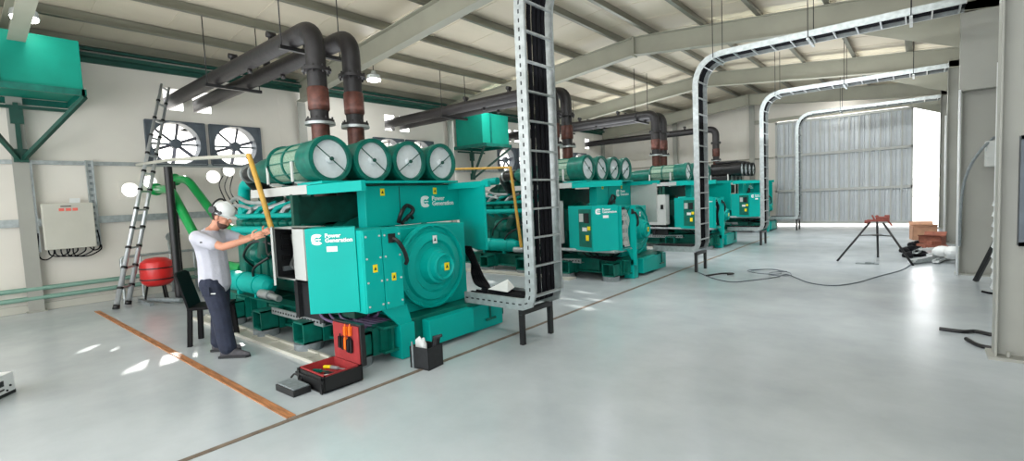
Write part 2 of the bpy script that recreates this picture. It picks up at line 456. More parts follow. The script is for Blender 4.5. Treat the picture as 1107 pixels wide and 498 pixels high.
def generator(X0, Yc, label, idx):
    g = thing('generator_set', (X0, Yc, 0), label, 'generator', 'large teal diesel generator sets in a row')
    T = TEAL; E = TEALD
    # skid ------------------------------------------------------------
    for sy in (-1, 1):
        y = .74*sy
        b = MB(); b.bb(-4.3, 0, y-.09, y+.09, .10, .125); b.bb(-4.3, 0, y-.09, y+.09, .345, .37); b.bb(-4.3, -.0, y+sy*-.01-.01, y+sy*-.01+.01, .12, .35)
        for k in range(9): b.bb(-4.25+.52*k, -4.235+.52*k, y-.08, y+.08, .12, .35)
        b.build('skid_rail', E, g)
    b = MB()
    for x in (-4.2, -2.9, -1.6, -.12): b.bb(x-.06, x+.06, -.7, .7, .12, .34)
    b.bb(-1.6, -.05, -.62, .62, .33, .37)
    islands(b, 'cross_member', E, g)
    b = MB(); b.bb(-.5, .06, -.30, .38, .05, .33, .008); b.build('end_box', T, g)
    b = MB(); b.bb(-.16, .04, -.66, -.48, .005, .36, .006); b.bb(-.30, -.02, .42, .97, .01, .31, .006); islands(b, 'end_plate', T, g)
    # mounting feet ---------------------------------------------------
    for x in (-3.35, -2.3, -1.22, -.25):
        for sy in (-1, 1):
            y = sy*1.0
            b = MB(); w_ = .25; h0, h1 = .085, .325
            b.bb(x-w_/2, x+w_/2, y-.11, y+.11, h0, h0+.02); b.bb(x-w_/2, x+w_/2, y-.11, y+.11, h1-.02, h1)
            b.bb(x-w_/2, x-w_/2+.02, y-.11, y+.11, h0, h1); b.bb(x+w_/2-.02, x+w_/2, y-.11, y+.11, h0, h1)
            b.bb(x-w_/2, x+w_/2, y-sy*.10, y-sy*.11, h0, h1)
            b.bb(x-w_/2-.02, x+w_/2+.02, y-sy*.11, y-sy*.2, .08, .36)
            mf = b.build('mounting_foot', E, g)
            p = MB(); p.cyl((x, y, 0), (x, y, .085), .155, seg=20); p.build('rubber_pad', PAD, mf)
    # engine ----------------------------------------------------------
    b = MB(); b.bb(-4.0, -1.75, -.42, .42, .42, .95, .03); b.bb(-3.9, -1.8, -.3, .3, .36, .45)
    for k in range(8): b.bb(-3.9+.27*k, -3.72+.27*k, -.45, .45, .55, .88, .015)
    for sy in (-1, 1):
        b.prism([(-4.0, sy*.18, .9), (-4.0, sy*.44, .9), (-4.0, sy*.58, 1.28), (-4.0, sy*.28, 1.36)], (2.25, 0, 0))
    b.build('engine_block', E, g)
    for sy in (-1, 1):
        for k in range(8):
            x = -3.86+.27*k; b = MB()
            rot = Matrix.Rotation(sy*-R(24), 4, 'X')
            b.box((x, sy*.45, 1.40), (.22, .30, .16), rot, .03)
            b.cyl((x, sy*.50, 1.47), (x, sy*.54, 1.53), .05, seg=10)
            b.build('cylinder_head', E, g)
        b = MB(); b.tube([(-4.0, sy*.66, 1.30), (-1.8, sy*.66, 1.30)], .055, 12)
        for k in range(8): b.tube([(-3.86+.27*k, sy*.66, 1.30), (-3.80+.27*k, sy*.56, 1.22), (-3.76+.27*k, sy*.45, 1.16)], .045, 8)
        b.build('water_rail', T, g)
        b = MB(); b.tube([(-4.0, sy*.62, 1.50), (-1.9, sy*.62, 1.50)], .035, 12); b.build('fuel_rail', T, g)
        for k in range(8):
            x = -3.9+.27*k; b = MB()
            b.tube([(x, sy*.60, 1.50), (x+.08, sy*.56, 1.60), (x+.24, sy*.38, 1.68)], .036, 8)
            b.build('runner_pipe', GALV if k % 2 else T, g)
    b = MB(); b.tube([(-4.05, 0, 1.62), (-1.8, 0, 1.62)], .15, 16); b.bb(-3.9, -1.9, -.32, .32, 1.42, 1.56, .02); b.build('exhaust_manifold', TEALDD, g)
    # turbos
    for x in (-3.55, -2.45):
        for sy in (-1, 1):
            b = MB(); b.ring((x, sy*.3, 1.76), (1, 0, 0), .05, .16, .14); b.lathe((x-.2, sy*.3, 1.76), (1, 0, 0), [(0, .08), (.1, .12), (.3, .13), (.5, .07)], 16)
            b.build('turbocharger', TEALDD, g)
    # front gear case, coolant elbow
    b = MB(); b.bb(-4.25, -4.0, -.55, .55, .42, 1.45, .04); b.cyl((-4.38, 0, .75), (-4.25, 0, .75), .24, seg=24); b.cyl((-4.33, -.35, 1.1), (-4.25, -.35, 1.1), .12, seg=20); b.build('gear_case', E, g)
    b = MB(); b.tube(bend([(-3.9, -.52, 1.45), (-3.9, -.52, 1.98), (-3.35, -.52, 2.0)], .2), .085, 14); b.tube(bend([(-3.9, .45, 1.45), (-3.9, .45, 1.98), (-3.35, .45, 2.0)], .2), .085, 14)
    b.tube([(-3.9, -.6, 1.55), (-3.9, .6, 1.55)], .09, 14); islands(b, 'coolant_elbow', T, g)
    b = MB(); b.tube(smooth_path([(-3.95, -.68, 1.74), (-3.6, -.72, 1.78), (-3.3, -.7, 1.70), (-3.0, -.6, 1.68)]), .028, 8)
    b.tube(smooth_path([(-3.85, -.74, 1.66), (-3.5, -.74, 1.66), (-3.2, -.7, 1.6)]), .024, 8); islands(b, 'braided_hose', GALV, g)
    # side cylinders (heat exchanger low on the near side)
    for sy in (-1, 1):
        b = MB(); b.lathe((-3.9, sy*.80, .56), (1, 0, 0), [(0, .06), (.03, .13), (.08, .14), (1.15, .14), (1.2, .13), (1.3, .10), (1.34, .03)], 20)
        for k in (.12, .55, 1.05): b.ring((-3.9+k, sy*.80, .56), (1, 0, 0), .13, .15, .03, 20)
        for k in (.3, .9): b.bb(-3.9+k-.03, -3.9+k+.03, sy*.80-.03, sy*.80+.03, .36, .46)
        b.build('oil_cooler', T, g)
    b = MB()
    for x in (-2.35, -2.12, -1.89): b.lathe((x, -.68, .72), (0, 0, 1), [(0, .05), (.02, .085), (.26, .085), (.28, .05)], 16)
    b.bb(-2.48, -1.76, -.74, -.55, 1.0, 1.08, .01); islands(b, 'fuel_filter', TEALDD, g)
    b = MB(); b.lathe((-3.3, -.70, .98), (1, 0, 0), [(0, .05), (.05, .12), (.25, .14), (.3, .09), (.5, .09), (.52, .04)], 16); b.ring((-3.2, -.70, .98), (0, 1, 0), .05, .15, .1); b.build('water_pump', E, g)
    b = MB(); b.lathe((-2.9, -.72, .9), (.4, 0, 1), [(0, .04), (.05, .09), (.3, .09), (.35, .04)], 14); b.build('starter_motor', TEALDD, g)
    b = MB(); b.tube(smooth_path([(-3.5, -.62, .75), (-3.2, -.86, .95), (-2.9, -.84, 1.15), (-2.6, -.7, 1.1), (-2.5, -.72, .9)]), .018, 8)
    b.tube(smooth_path([(-3.0, -.82, .6), (-2.8, -.9, .8), (-2.55, -.8, .95)]), .018, 8)
    b.tube(smooth_path([(-2.7, -.75, 1.25), (-2.4, -.86, 1.0), (-2.1, -.84, 1.2), (-1.8, -.7, 1.4)]), .016, 8); islands(b, 'engine_hose', BLACK, g)
    b = MB(); b.cyl((-2.62, -.9, .48), (-2.35, -.9, .48), .06, seg=14); b.cyl((-2.35, -.9, .48), (-2.1, -.9, .46), .04, seg=12); b.build('drain_valve', GALV, g)
    # flywheel housing + alternator -----------------------------------
    b = MB(); b.lathe((-1.78, 0, .90), (1, 0, 0), [(0, .50), (.06, .55), (.30, .55), (.36, .46)], 32); b.build('flywheel_housing', E, g)
    b = MB(); b.lathe((-1.45, 0, .87), (1, 0, 0), [(0, .42), (.02, .45), (1.2, .45), (1.25, .47)], 40)
    b.bb(-1.35, -.3, -.4, .4, .37, .55, .01); b.build('alternator', E, g)
    b = MB(); b.bb(-.80, -.28, -.50, .62, .372, 1.322, .01); b.build('alternator_casing', T, g)
    b = MB(); b.lathe((-.22, 0, .87), (1, 0, 0), [(0, .48), (.05, .48), (.06, .455), (.02, .44), (.03, .40), (.07, .38), (.09, .30), (.06, .28), (.07, .215), (.17, .19), (.18, .165), (.24, .15), (.25, .13), (.22, .11), (.23, .04), (.25, .03)], 48)
    for k in range(12):
        a = 2*pi*k/12; b.cyl((-.16, .452*cos(a), .87+.452*sin(a)), (-.15, .452*cos(a), .87+.452*sin(a)), .014, seg=6)
    eb = b.build('end_bell', T, g)
    sticker(eb, (0.03, .02, .87), (0, 1, 0), (1, 0, 0), .07, .085, YEL)
    sticker(eb, (-.125, .0, 1.17), (0, 1, 0), (1, 0, 0), .06, .09, PAPER)
    # terminal box ----------------------------------------------------
    b = MB(); b.bb(-1.02, -.85, -.39, 1.14, 1.325, 1.81, .008)
    tb = b.build('terminal_box', T, g)
    MB().bb(-.852, -.846, .09, .10, 1.33, 1.80).build('panel_seam', TEALDD, tb)
    MB().bb(-1.04, -.83, -.41, 1.16, 1.81, 1.825).build('lid', TEALDD, tb)
    sticker(tb, (-.85, -.15, 1.735), (0, 1, 0), (1, 0, 0), .06, .085, YEL); sticker(tb, (-.85, .67, 1.735), (0, 1, 0), (1, 0, 0), .06, .085, YEL)
    lg = c_logo(MB(), (-.85, .50, 1.60), (0, 1, 0), (0, 0, 1), (1, 0, 0), .15).build('logo', WHITE, tb)
    text('Power\nGeneration', .083, (-.846, .61, 1.61), (0, 1, 0), (0, 0, 1), WHITE, tb, bold=.0015)
    w0 = V((-.85, 1.13, 0)); w1 = V((-.15, .90, 0)); wn = (w1-w0).normalized(); wn = V((wn.y, -wn.x, 0))
    b = MB(); b.prism([w0+V((0, 0, .95)), w1+V((0, 0, .95)), w1+V((0, 0, 1.77)), w0+V((0, 0, 1.79))], wn*.03)
    b.build('side_cover', GREYBOX if idx == 1 else T, g, 'light grey side cover' if idx in (1,) else None)
    b = MB(); b.bb(-1.2, -.9, -.36, -.05, 1.0, 1.33); b.bb(-1.6, -1.5, -.9, .9, 1.40, 1.72); b.bb(-1.5, -.95, -.88, -.5, .9, 1.32); b.build('rear_ducting', TEALDD, g)
    # recessed plate between the terminal box and console
    b = MB(); b.bb(-.95, -.30, -.96, -.50, .45, 1.28); b.build('inner_panel', TEALDD, g)
    b = MB(); b.prism([(0.0, -.86, .56), (0.0, -.56, .56), (0.0, -.50, .355), (0.0, -.66, .355)], (.03, 0, 0)); b.build('support_leg', T, g)
    # sticker cabinet ------------------------------------------------
    if idx in (1, 2):
        b = MB(); b.bb(-.40, -.12, -1.0, -.63, .56, 1.37); b.bb(-.12, -.0, -1.02, -1.0, .56, 1.37); b.bb(-.02, .10, -.66, -.63, .26, 1.37); b.bb(-.4, 0, -1.0, -.62, .56, .58); b.bb(-.4, 0, -1.0, -.62, 1.35, 1.37)
        cb = b.build('control_cabinet', T, g)
        MB().bb(-.12, -.11, -.99, -.67, .6, 1.33).build('back_plate', DARK, cb)
        for z in (.68, .83, .98, 1.13, 1.25): MB().bb(-.11, -.04, -.97, -.72, z-.03, z+.03, .004).build('relay', GREYBOX, cb)
        q = MB()
        for k in range(5): q.tube(smooth_path([(-.05, -.96+.05*k, 1.3), (-.0, -.93+.05*k, 1.1), (-.03, -.95+.05*k, .9), (.0, -.9+.04*k, .62)]), .008, 5)
        islands(q, 'wiring', GREYBOX if idx == 1 else CABLE, cb)
    else:
        b = MB(); b.bb(-.42, .04, -1.04, -.60, .555, 1.355, .006); cb = b.build('control_cabinet', T, g)
        for a, c_ in ((-1.035, -.835), (-.825, -.605)):
            b = MB(); b.bb(.04, .06, a, c_, .56, 1.35, .004); dr = b.build('cabinet_door', T, cb)
            q = MB()
            for yy in (a+.025, c_-.025):
                for zz in (.62, .85, 1.08, 1.29): q.cyl((.06, yy, zz), (.066, yy, zz), .010, seg=8)
            islands(q, 'bolt', GREYBOX, dr)
    if idx not in (1, 2):
        sticker(cb, (.06, -.925, .98), (0, 1, 0), (1, 0, 0), .05, .075, YEL); sticker(cb, (.06, -.715, .87), (0, 1, 0), (1, 0, 0), .05, .075, YEL)
    b = MB(); b.bb(.06, .075, -.76, -.68, 1.21, 1.30, .004); b.tube(smooth_path([(.07, -.71, 1.25), (.11, -.68, 1.22), (.12, -.62, 1.12), (.10, -.575, 1.02), (.07, -.57, .98)]), .02, 8); b.build('cable_gland', BLACK, cb)
    b = MB(); b.tube(smooth_path([(-.84, .05, 1.36), (-.78, .06, 1.48), (-.80, .16, 1.56), (-.78, .24, 1.50), (-.84, .16, 1.38)]), .025, 8)
    b.tube(smooth_path([(-.84, .10, 1.34), (-.76, .16, 1.44), (-.80, .24, 1.40)]), .022, 8); islands(b, 'cable_loop', BLACK, g)
    sticker(g, (-.30, -.33, 1.16), (0, 1, 0), (1, 0, 0), .13, .13, GREYBOX, 'rating_plate', False)
    # angled console -------------------------------------------------
    A = V((-.06, -1.04, 0)); B_ = V((-.40, -1.36, 0)); D_ = A+V((-.62, .4, 0))*.30; E_ = B_+(V((-.75, .66, 0))*.40 if idx == 0 else V((-.93, .36, 0))*.72)
    b = MB(); b.prism([A+V((0, 0, .57)), D_+V((0, 0, .57)), E_+V((0, 0, .57)), B_+V((0, 0, .57))], (0, 0, .82)); cs = b.build('operator_console', T, g)
    rr = (A-B_).normalized(); nn = V((rr.y, -rr.x, 0))
    b = MB(); b.prism([B_+nn*.0+V((0, 0, .575)), A+V((0, 0, .575)), A+V((0, 0, 1.385)), B_+V((0, 0, 1.385))], nn*.015); cd = b.build('console_door', T, cs)
    o0 = B_+nn*.015
    c_logo(MB(), o0+rr*.11+V((0, 0, 1.285)), rr, (0, 0, 1), nn, .105).build('logo', WHITE, cd)
    text('Power\nGeneration', .056, o0+rr*.185+V((0, 0, 1.30))+nn*.004, rr, (0, 0, 1), WHITE, cd, bold=.0015)
    sticker(cd, o0+rr*.245+V((0, 0, 1.19)), rr, nn, .1, .05, PAPER, 'name_plate', False)
    s1 = (E_-B_).normalized(); n1 = V((-s1.y, s1.x, 0)); n1 = n1 if n1.x < 0 else -n1
    def pl(u0, u1, z0, z1, m, nm, t_=.012):
        q = MB(); q.prism([B_+s1*u0+V((0, 0, z0)), B_+s1*u1+V((0, 0, z0)), B_+s1*u1+V((0, 0, z1)), B_+s1*u0+V((0, 0, z1))], n1*t_); return q.build(nm, m, cs)
    pl(.03, .39, .64, 1.33, TEALD, 'side_panel', .008)
    pl(.08, .22, 1.08, 1.26, SCREEN, 'display', .016); pl(.25, .36, 1.10, 1.25, GREYBOX, 'gauge', .018)
    pl(.05, .13, .95, 1.02, YEL, 'emergency_stop_plate', .016); pl(.15, .28, .93, 1.00, PAPER, 'notice', .014); pl(.10, .18, .76, .86, YEL, 'key_plate', .016)
    # wires under console
    b = MB()
    for k in range(7):
        y0 = -1.0+.06*k
        b.tube(smooth_path([(-.9+.1*k, y0, .60), (-.7+.08*k, y0-.1, .46), (-.45, y0-.05, .40), (-.2, y0+.05, .36)]), .014, 6)
    islands(b, 'wire', PINK if idx == 0 else CABLE, g)
    # grey side cabinet ----------------------------------------------
    x0, x1, y0, y1, z0, z1 = (-1.40, -.72, -1.22, -.97, .83, 1.39) if idx == 0 else (-1.78, -1.26, -1.22, -.97, .66, 1.50)
    b = MB(); b.bb(x0, x1, y1-.015, y1, z0, z1); b.bb(x0, x0+.015, y0, y1, z0, z1); b.bb(x0, x1, y0, y1, z0, z0+.015); b.bb(x0, x1, y0, y1, z1-.015, z1)
    b.bb(-.96 if idx == 0 else x1-.02, x1, y0, y1, z0, z1)
    sc = b.build('side_cabinet', GREYBOX, g, 'light grey side cabinet')
    if idx == 0:
        b = MB(); b.bb(x0+.02, -.97, y1-.05, y1-.016, z0+.02, z1-.02); b.bb(x0+.016, x0+.024, y0+.01, y1-.02, z0+.018, z1-.018); b.bb(x0+.02, -.965, y0+.01, y1-.02, z1-.024, z1-.016); b.bb(x0+.02, -.965, y0+.01, y1-.02, z0+.016, z0+.022); b.bb(-.972, -.964, y0+.01, y1-.02, z0+.02, z1-.02); b.build('back_plate', DARK, sc)
        for zz in (.90, 1.02, 1.14, 1.26): MB().bb(x0+.03, x0+.07, y0+.06, y1-.06, zz, zz+.05, .004).build('relay', BLACK if zz > 1 else PAD, sc)
        for (a, c_, e, h) in ((-1.15, -1.0, 1.18, 1.30), (-1.15, -1.0, 1.04, 1.14), (-1.16, -1.0, .90, 1.0), (-1.34, -1.22, .95, 1.25)):
            MB().bb(a, c_, y1-.11, y1-.05, e, h, .004).build('relay', BLACK, sc)
        b = MB()
        for k in range(5): b.tube(smooth_path([(-1.3+.03*k, y1-.1, 1.3), (-1.18+.02*k, y1-.14, 1.1), (-1.3+.04*k, y1-.13, .95), (-1.05, y1-.12, .88)]), .006, 5)
        islands(b, 'wiring', GREYBOX, sc)
        h0 = V((x0, y0, 0)); dd = V((.915, -.415, 0)).normalized()
        b = MB(); b.prism([h0+V((0, 0, z0-.02)), h0+dd*.45+V((0, 0, z0-.02)), h0+dd*.45+V((0, 0, z1+.01)), h0+V((0, 0, z1+.01))], V((dd.y, -dd.x, 0))*.02); b.build('cabinet_door', GREYBOX, sc)
    else:
        MB().bb(x0+.005, x1-.005, y0-.015, y0, z0+.005, z1-.005, .003).build('cabinet_door', GREYBOX, sc)
        MB().bb(x1-.14, x1-.07, y0-.03, y0-.015, 1.1, 1.22).build('latch', BLACK, sc)
    b = MB(); b.bb(x0+.04, x0+.12, -1.05, -.98, .36, z0); b.bb(x1-.12, x1-.04, -1.05, -.98, .36, z0); b.bb(x0+.1, x1-.08, -1.0, -.96, .36, z0-.03); b.build('cabinet_stand', DARK, g)
    # slotted tray along the skid
    b = MB(); b.bb(-2.15, -.9, -.985, -.96, .285, .365); b.bb(-2.15, -.9, -.96, -.86, .285, .295)
    ct = b.build('slotted_tray', GALV, g)
    b = MB()
    for k in range(18): b.bb(-2.12+.068*k, -2.085+.068*k, -.987, -.984, .315, .335)
    merge(ct, b, DARK)
    if idx: MB().tube([(-1.9, -1.2, .58), (-.1, -1.12, .55), (.02, -.5, .56)], .03, 8).build('conduit', GALV, g)
    # platform + air filters ------------------------------------------
    b = MB(); b.bb(-1.25, -.72, -.98, .98, 1.835, 1.865, .004); b.bb(-1.05, -.0, -.98, -.93, 1.73, 1.83); b.bb(-1.05, -.1, .9, .95, 1.75, 1.83); b.build('filter_platform', T, g)
    b = MB(); b.bb(-2.5, -1.05, -.98, -.93, 1.74, 1.84); b.bb(-2.5, -1.05, .93, .98, 1.76, 1.84)
    for x in (-2.4, -1.9, -1.45): b.bb(x-.03, x+.03, -.95, .95, 1.78, 1.84)
    b.build('platform_beam', GREYBOX, g)
    for x in (-1.42,):
        for y in (-.95, .93): MB().bb(x-.03, x+.03, y-.03, y+.03, .37, 1.75).build('platform_post', TEALDD, g)
    fm = BLACK if idx == 3 else T; fm2 = BLACK if idx == 3 else TEALD
    for k, y in enumerate((-.84, -.31, .21, .73)):
        z = 2.10 if idx != 3 else 2.27
        b = MB(); b.ring((-.84, y, z), (1, 0, 0), .205, .25, .09, 32); b.ring((-1.10, y, z), (1, 0, 0), .18, .228, .27, 32)
        b.ring((-.775, y, z), (1, 0, 0), .204, .22, .03, 32)
        af = b.build('air_filter', fm2, g)
        b = MB(); b.lathe((-.83, y, z), (1, 0, 0), [(0, .207), (.045, .207), (.047, .05), (.07, .04), (.085, .04), (.087, 0)], 32); b.build('filter_disc', DISC, af)
        a = R([-40, -40, 35, 35][k])
        d_ = V((0, cos(a), sin(a)))*.205; p = V((-.742, y, z)); b = MB(); b.bar(p-d_, p+d_, .012, .008); b.cyl((-.75, y, z), (-.725, y, z), .022, seg=8); b.build('retaining_bar', TEALDD, af)
        b = MB(); b.lathe((-1.76, y, z), (1, 0, 0), [(0, .205), (.66, .205)], 32)
        b.build('mesh_barrel', CAGE if idx != 3 else BLACK, af)
        b = MB()
        for j in range(10):
            a = 2*pi*j/10; b.bar((-1.78, y+.215*cos(a), z+.215*sin(a)), (-1.08, y+.215*cos(a), z+.215*sin(a)), .012)
        for x in (-1.79, -1.45): b.ring((x, y, z), (1, 0, 0), .205, .235 if x < -1.6 else .222, .03, 32)
        b.build('barrel_frame', fm2, af)
        b = MB(); b.lathe((-2.5, y, z-.03), (1, 0, 0), [(0, .10), (.04, .125), (.2, .155), (.45, .165), (.62, .17), (.72, .20)], 24); b.build('outlet_cone', fm2, af)
        b = MB(); b.tube(bend([(-2.48, y, z-.03), (-2.95, y, z-.03), (-3.0, y*.6, 1.76)], .2), .10, 14); b.build('intake_hose', BLACK if k % 2 == 0 else fm2, af)
        b = MB(); b.ring((-2.86, y, z-.03), (1, 0, 0), .10, .12, .04); b.ring((-2.6, y, z-.03), (1, 0, 0), .10, .125, .04); islands(b, 'hose_clamp', GALV, af)
        for x in (-1.78, -1.18):
            b = MB(); b.bb(x-.02, x+.02, y-.232, y+.232, 1.86, 1.88); b.bb(x-.02, x+.02, y-.232, y-.218, 1.86, 2.1); b.bb(x-.02, x+.02, y+.218, y+.232, 1.86, 2.1)
            b.build('filter_bracket', GREYBOX, af)
    if idx == 3:
        b = MB(); b.bb(-1.9, -1.2, -.95, .9, 1.86, 2.04, .02); b.bb(-1.7, -.9, -.8, .75, 2.5, 2.58, .02); b.build('duct_plenum', BLACK, g)
    return g
XG = -4.05
gens = [(XG, 3.60, 'nearest teal generator set with open grey cabinet beside the worker'),
        (XG, 8.88, 'second teal generator set from the front with lit control screen side'),
        (XG, 14.15, 'third teal generator set partly behind the second cable ladder'),
        (XG, 19.45, 'farthest teal generator set with black air filter ducts near the door')]
for i, (x, y, lab) in enumerate(gens): generator(x, y, lab, i)

# ------------------------------------------------------------------ exhaust pipes
ordinal = {3.33: 'nearest pair, left riser, above the nearest generator', 3.85: 'nearest pair, right riser, above the nearest generator',
 8.66: 'first riser of the second generator behind the tall cable ladder', 9.18: 'second riser of the second generator right of the tall ladder',
 13.95: 'left riser of the third generator', 14.5: 'right riser of the third generator', 19.6: 'single riser over the farthest generator'}
for y in PY:
    XRZ = -6.0
    e = thing('exhaust_pipe', (XRZ, y, 2.0), 'black exhaust pipe, '+ordinal[y], 'exhaust pipe', 'black exhaust pipes running to the left wall')
    z0 = -2.0
    def L(x, z): return (x-XRZ, 0, z+z0)
    b = MB(); b.tube(bend([L(XL-.5, PZ), L(XRZ, PZ), L(XRZ, 3.36)], .30, 8), .125, 20); b.build('pipe', PIPEB, e)
    b = MB(); b.cyl(L(XRZ, 3.14), L(XRZ, 3.36), .122, seg=20); b.cyl(L(XRZ, 2.72), L(XRZ, 2.84), .115, seg=20); islands(b, 'pipe_section', PIPEB, e)
    b = MB(); b.lathe(L(XRZ, 2.84), (0, 0, 1), [(0, .125), (.02, .135), (.28, .135), (.30, .125)], 20); b.build('bellows', BROWN, e)
    for zc, rr_ in ((3.36, .185), (2.705, .18)):
        b = MB(); b.cyl(L(XRZ, zc-.02), L(XRZ, zc+.02), rr_, seg=20)
        for k in range(8):
            a = 2*pi*k/8; b.cyl((.16*cos(a), .16*sin(a), zc-2.05), (.16*cos(a), .16*sin(a), zc-1.95), .013, seg=6)
        b.build('flange', PIPEB, e)
    b = MB(); b.cyl(L(XRZ, 2.655), L(XRZ, 2.69), .19, seg=20); b.build('flange_ring', GALV, e)
    b = MB(); b.lathe(L(XRZ, 1.70), (0, 0, 1), [(0, .14), (.3, .14), (.6, .10), (.7, .115), (.955, .115)], 20); b.build('lower_bellows', BROWN, e)
    b = MB(); 
    for xx in (-8.6, -7.2): b.bb(xx-XRZ-.03, xx-XRZ+.03, -.03, .03, 1.9+.12, 1.9+.22); b.cyl((xx-XRZ, -.06, 1.9+.2), (xx-XRZ, .06, 1.9+.2), .045, seg=10)
    b.cyl((-8.0-XRZ, 0, 1.9-.19), (-8.0-XRZ, 0, 1.9-.12), .035, seg=8); islands(b, 'drain_boss', PIPEB, e)
b = MB(); b.bb(XL-.95, XL-.01, 3.0, 4.6, 4.17, 4.18); tag(b.build('rain_hood', WHITE), 'white sheet hood outside over the nearest pipe pair openings', 'hood')  # sheet added out of view to keep sun from the pipe openings
# hangers: threaded rods with cross bars
k = 0
for ya, yb in ((3.33, 3.85), (8.66, 9.18), (13.95, 14.5)):
    for xx in (-9.3, -6.55):
        nm = ['nearest pipe pair', 'second pipe pair', 'third pipe pair'][k//2]; k += 1
        h = thing('pipe_hanger', (xx, (ya+yb)/2, 3.75), 'black rod hanger under the %s, %s' % (nm, 'wall side' if xx < -8 else 'riser side'), 'hanger', 'pipe hangers')
        w_ = (yb-ya)/2+.2
        MB().bb(-.03, .03, -w_, w_, -.03, .02).build('cross_bar', BLACK, h)
        for s_ in (-1, 1): MB().cyl((0, s_*(w_-.03), -.02), (0, s_*(w_-.03), roofz(xx)-3.75), .009, seg=6).build('threaded_rod', BLACK, h)

# ------------------------------------------------------------------ wall fans and ports
for i, (yc, zc, s) in enumerate(fans):
    lab = ['square wall fan left, behind the ladder top', 'square wall fan right, above the first generator engine', 'first small wall fan above the nearest air filters', 'second small wall fan above the nearest air filters',
           'wall fan in the third bay, behind the ladder tray', 'wall fan of the third bay beside the ladder tray', 'wall fan of the last bay near the far corner'][i]
    fo = thing('wall_fan', (XL, yc, zc), 'grey '+lab, 'fan', 'square exhaust fans in the left wall')
    h = s/2; r = .435; b = MB(); N = 32
    pts = []
    for kk in range(N):
        a0 = 2*pi*kk/N; a1 = 2*pi*(kk+1)/N
        def sq(a):
            m_ = max(abs(cos(a)), abs(sin(a))); return (cos(a)/m_*h, sin(a)/m_*h)
        p0, p1 = sq(a0), sq(a1)
        b.prism([(0.012, r*cos(a0), r*sin(a0)), (0.012, r*cos(a1), r*sin(a1)), (0.012, p1[0], p1[1]*.84), (0.012, p0[0], p0[1]*.84)], (.02, 0, 0))
    for s_ in (-1, 1): b.bb(.01, .07, -h, h, s_*h*.84-.012, s_*h*.84+.012); b.bb(.01, .07, s_*h-.012, s_*h+.012, -h*.84, h*.84)
    b.build('housing', FANM, fo)
    b = MB()
    for kk in range(N):
        a0 = 2*pi*kk/N; a1 = 2*pi*(kk+1)/N
        b.quad((.012, r*cos(a0), r*sin(a0)), (.012, r*cos(a1), r*sin(a1)), (-.25, r*cos(a1), r*sin(a1)), (-.25, r*cos(a0), r*sin(a0)))
    b.build('shroud', FANM, fo)
    b = MB(); b.bb(-1.35, -.02, -.7, .7, .455, .465); b.bb(-1.35, -.02, .6, .61, .2, .455); b.build('rain_hood', WHITE, fo)  # plates added outside the fan to block most of the sun
    for kk in range(6):
        a = 2*pi*kk/6+.35+i; b = MB(); u = V((0, cos(a), sin(a))); v_ = V((0, -sin(a), cos(a)))
        b.prism([V((-.1, 0, 0))+u*.08-v_*.025, V((-.1, 0, 0))+u*.42-v_*.03, V((-.06, 0, 0))+u*.42+v_*.03, V((-.06, 0, 0))+u*.08+v_*.03], (.006, 0, 0)); b.build('blade', FANB, fo)
    b = MB(); b.cyl((-.14, 0, 0), (0, 0, 0), .10, seg=18); b.bb(-.16, -.14, -.43, .43, -.02, .02); b.build('motor_hub', FANM, fo)
for i, (y, z, r) in enumerate(ports):
    po = thing('wall_port', (XL, y, z), 'bright round wall port, '+['lower left, behind the ladder', 'upper one beside the ladder', 'lower one behind the green pipes', 'upper right one under the second fan'][i], 'port', 'round ports in the left wall')
    b = MB(); N = 24
    for kk in range(N):
        a0 = 2*pi*kk/N; a1 = 2*pi*(kk+1)/N
        def sq(a):
            m_ = max(abs(cos(a)), abs(sin(a))); return (cos(a)/m_*(r+.03), sin(a)/m_*(r+.03))
        p0, p1 = sq(a0), sq(a1); q = r*.92
        b.prism([(0.008, q*cos(a0), q*sin(a0)), (0.008, q*cos(a1), q*sin(a1)), (0.008, p1[0], p1[1]), (0.008, p0[0], p0[1])], (.012, 0, 0))
    b.build('port_plate', CREAM, po)
    b = MB()
    for kk in range(N):
        a0 = 2*pi*kk/N; a1 = 2*pi*(kk+1)/N; q = r*.92
        b.quad((.008, q*cos(a0), q*sin(a0)), (.008, q*cos(a1), q*sin(a1)), (-.26, q*cos(a1), q*sin(a1)), (-.26, q*cos(a0), q*sin(a0)))
    b.build('sleeve', WHITE, po)  # tube added outside the wall to clip sun coming through the port

# ------------------------------------------------------------------ cable ladders
def ladder_path(yb, kind):
    x0 = [-3.15, -3.24, -3.24, -3.26][kind]; zt = 4.06
    pts = bend([(XG+.05, 0, .44), (x0, 0, .44), (x0, 0, zt), (.5, 0, zt)], .42, 8)
    # tighter lower bend
    a = [V((XG-.1, 0, .44)), V((x0-.12, 0, .44)), V((x0-.03, 0, .47)), V((x0, 0, .56))]
    b = bend([(x0, 0, .56), (x0, 0, zt), (.5, 0, zt)], .55, 8)
    return a + b[1:]
def offset_path(pts, d):
    out = []
    for i, p in enumerate(pts):
        t = (pts[min(i+1, len(pts)-1)]-pts[max(i-1, 0)]).normalized(); nrm = V((-t.z, 0, t.x))
        out.append(p+nrm*d)
    return out
def along(pts, step):
    out = []; acc = step*.5
    for i in range(len(pts)-1):
        d = (pts[i+1]-pts[i]); L = d.length; t = acc
        while t < L:
            out.append((pts[i]+d*(t/L), d/L)); t += step
        acc = t-L
    return out
LY = [4.0, 9.40, 14.47, 19.6]
lnames = ['nearest tall galvanised cable ladder packed with thick black cables', 'second galvanised cable ladder bending overhead behind the nearest',
          'third cable ladder, before the big sliding door', 'farthest cable ladder, faint against the sliding door']
cnt = [9, 8, 8, 3]
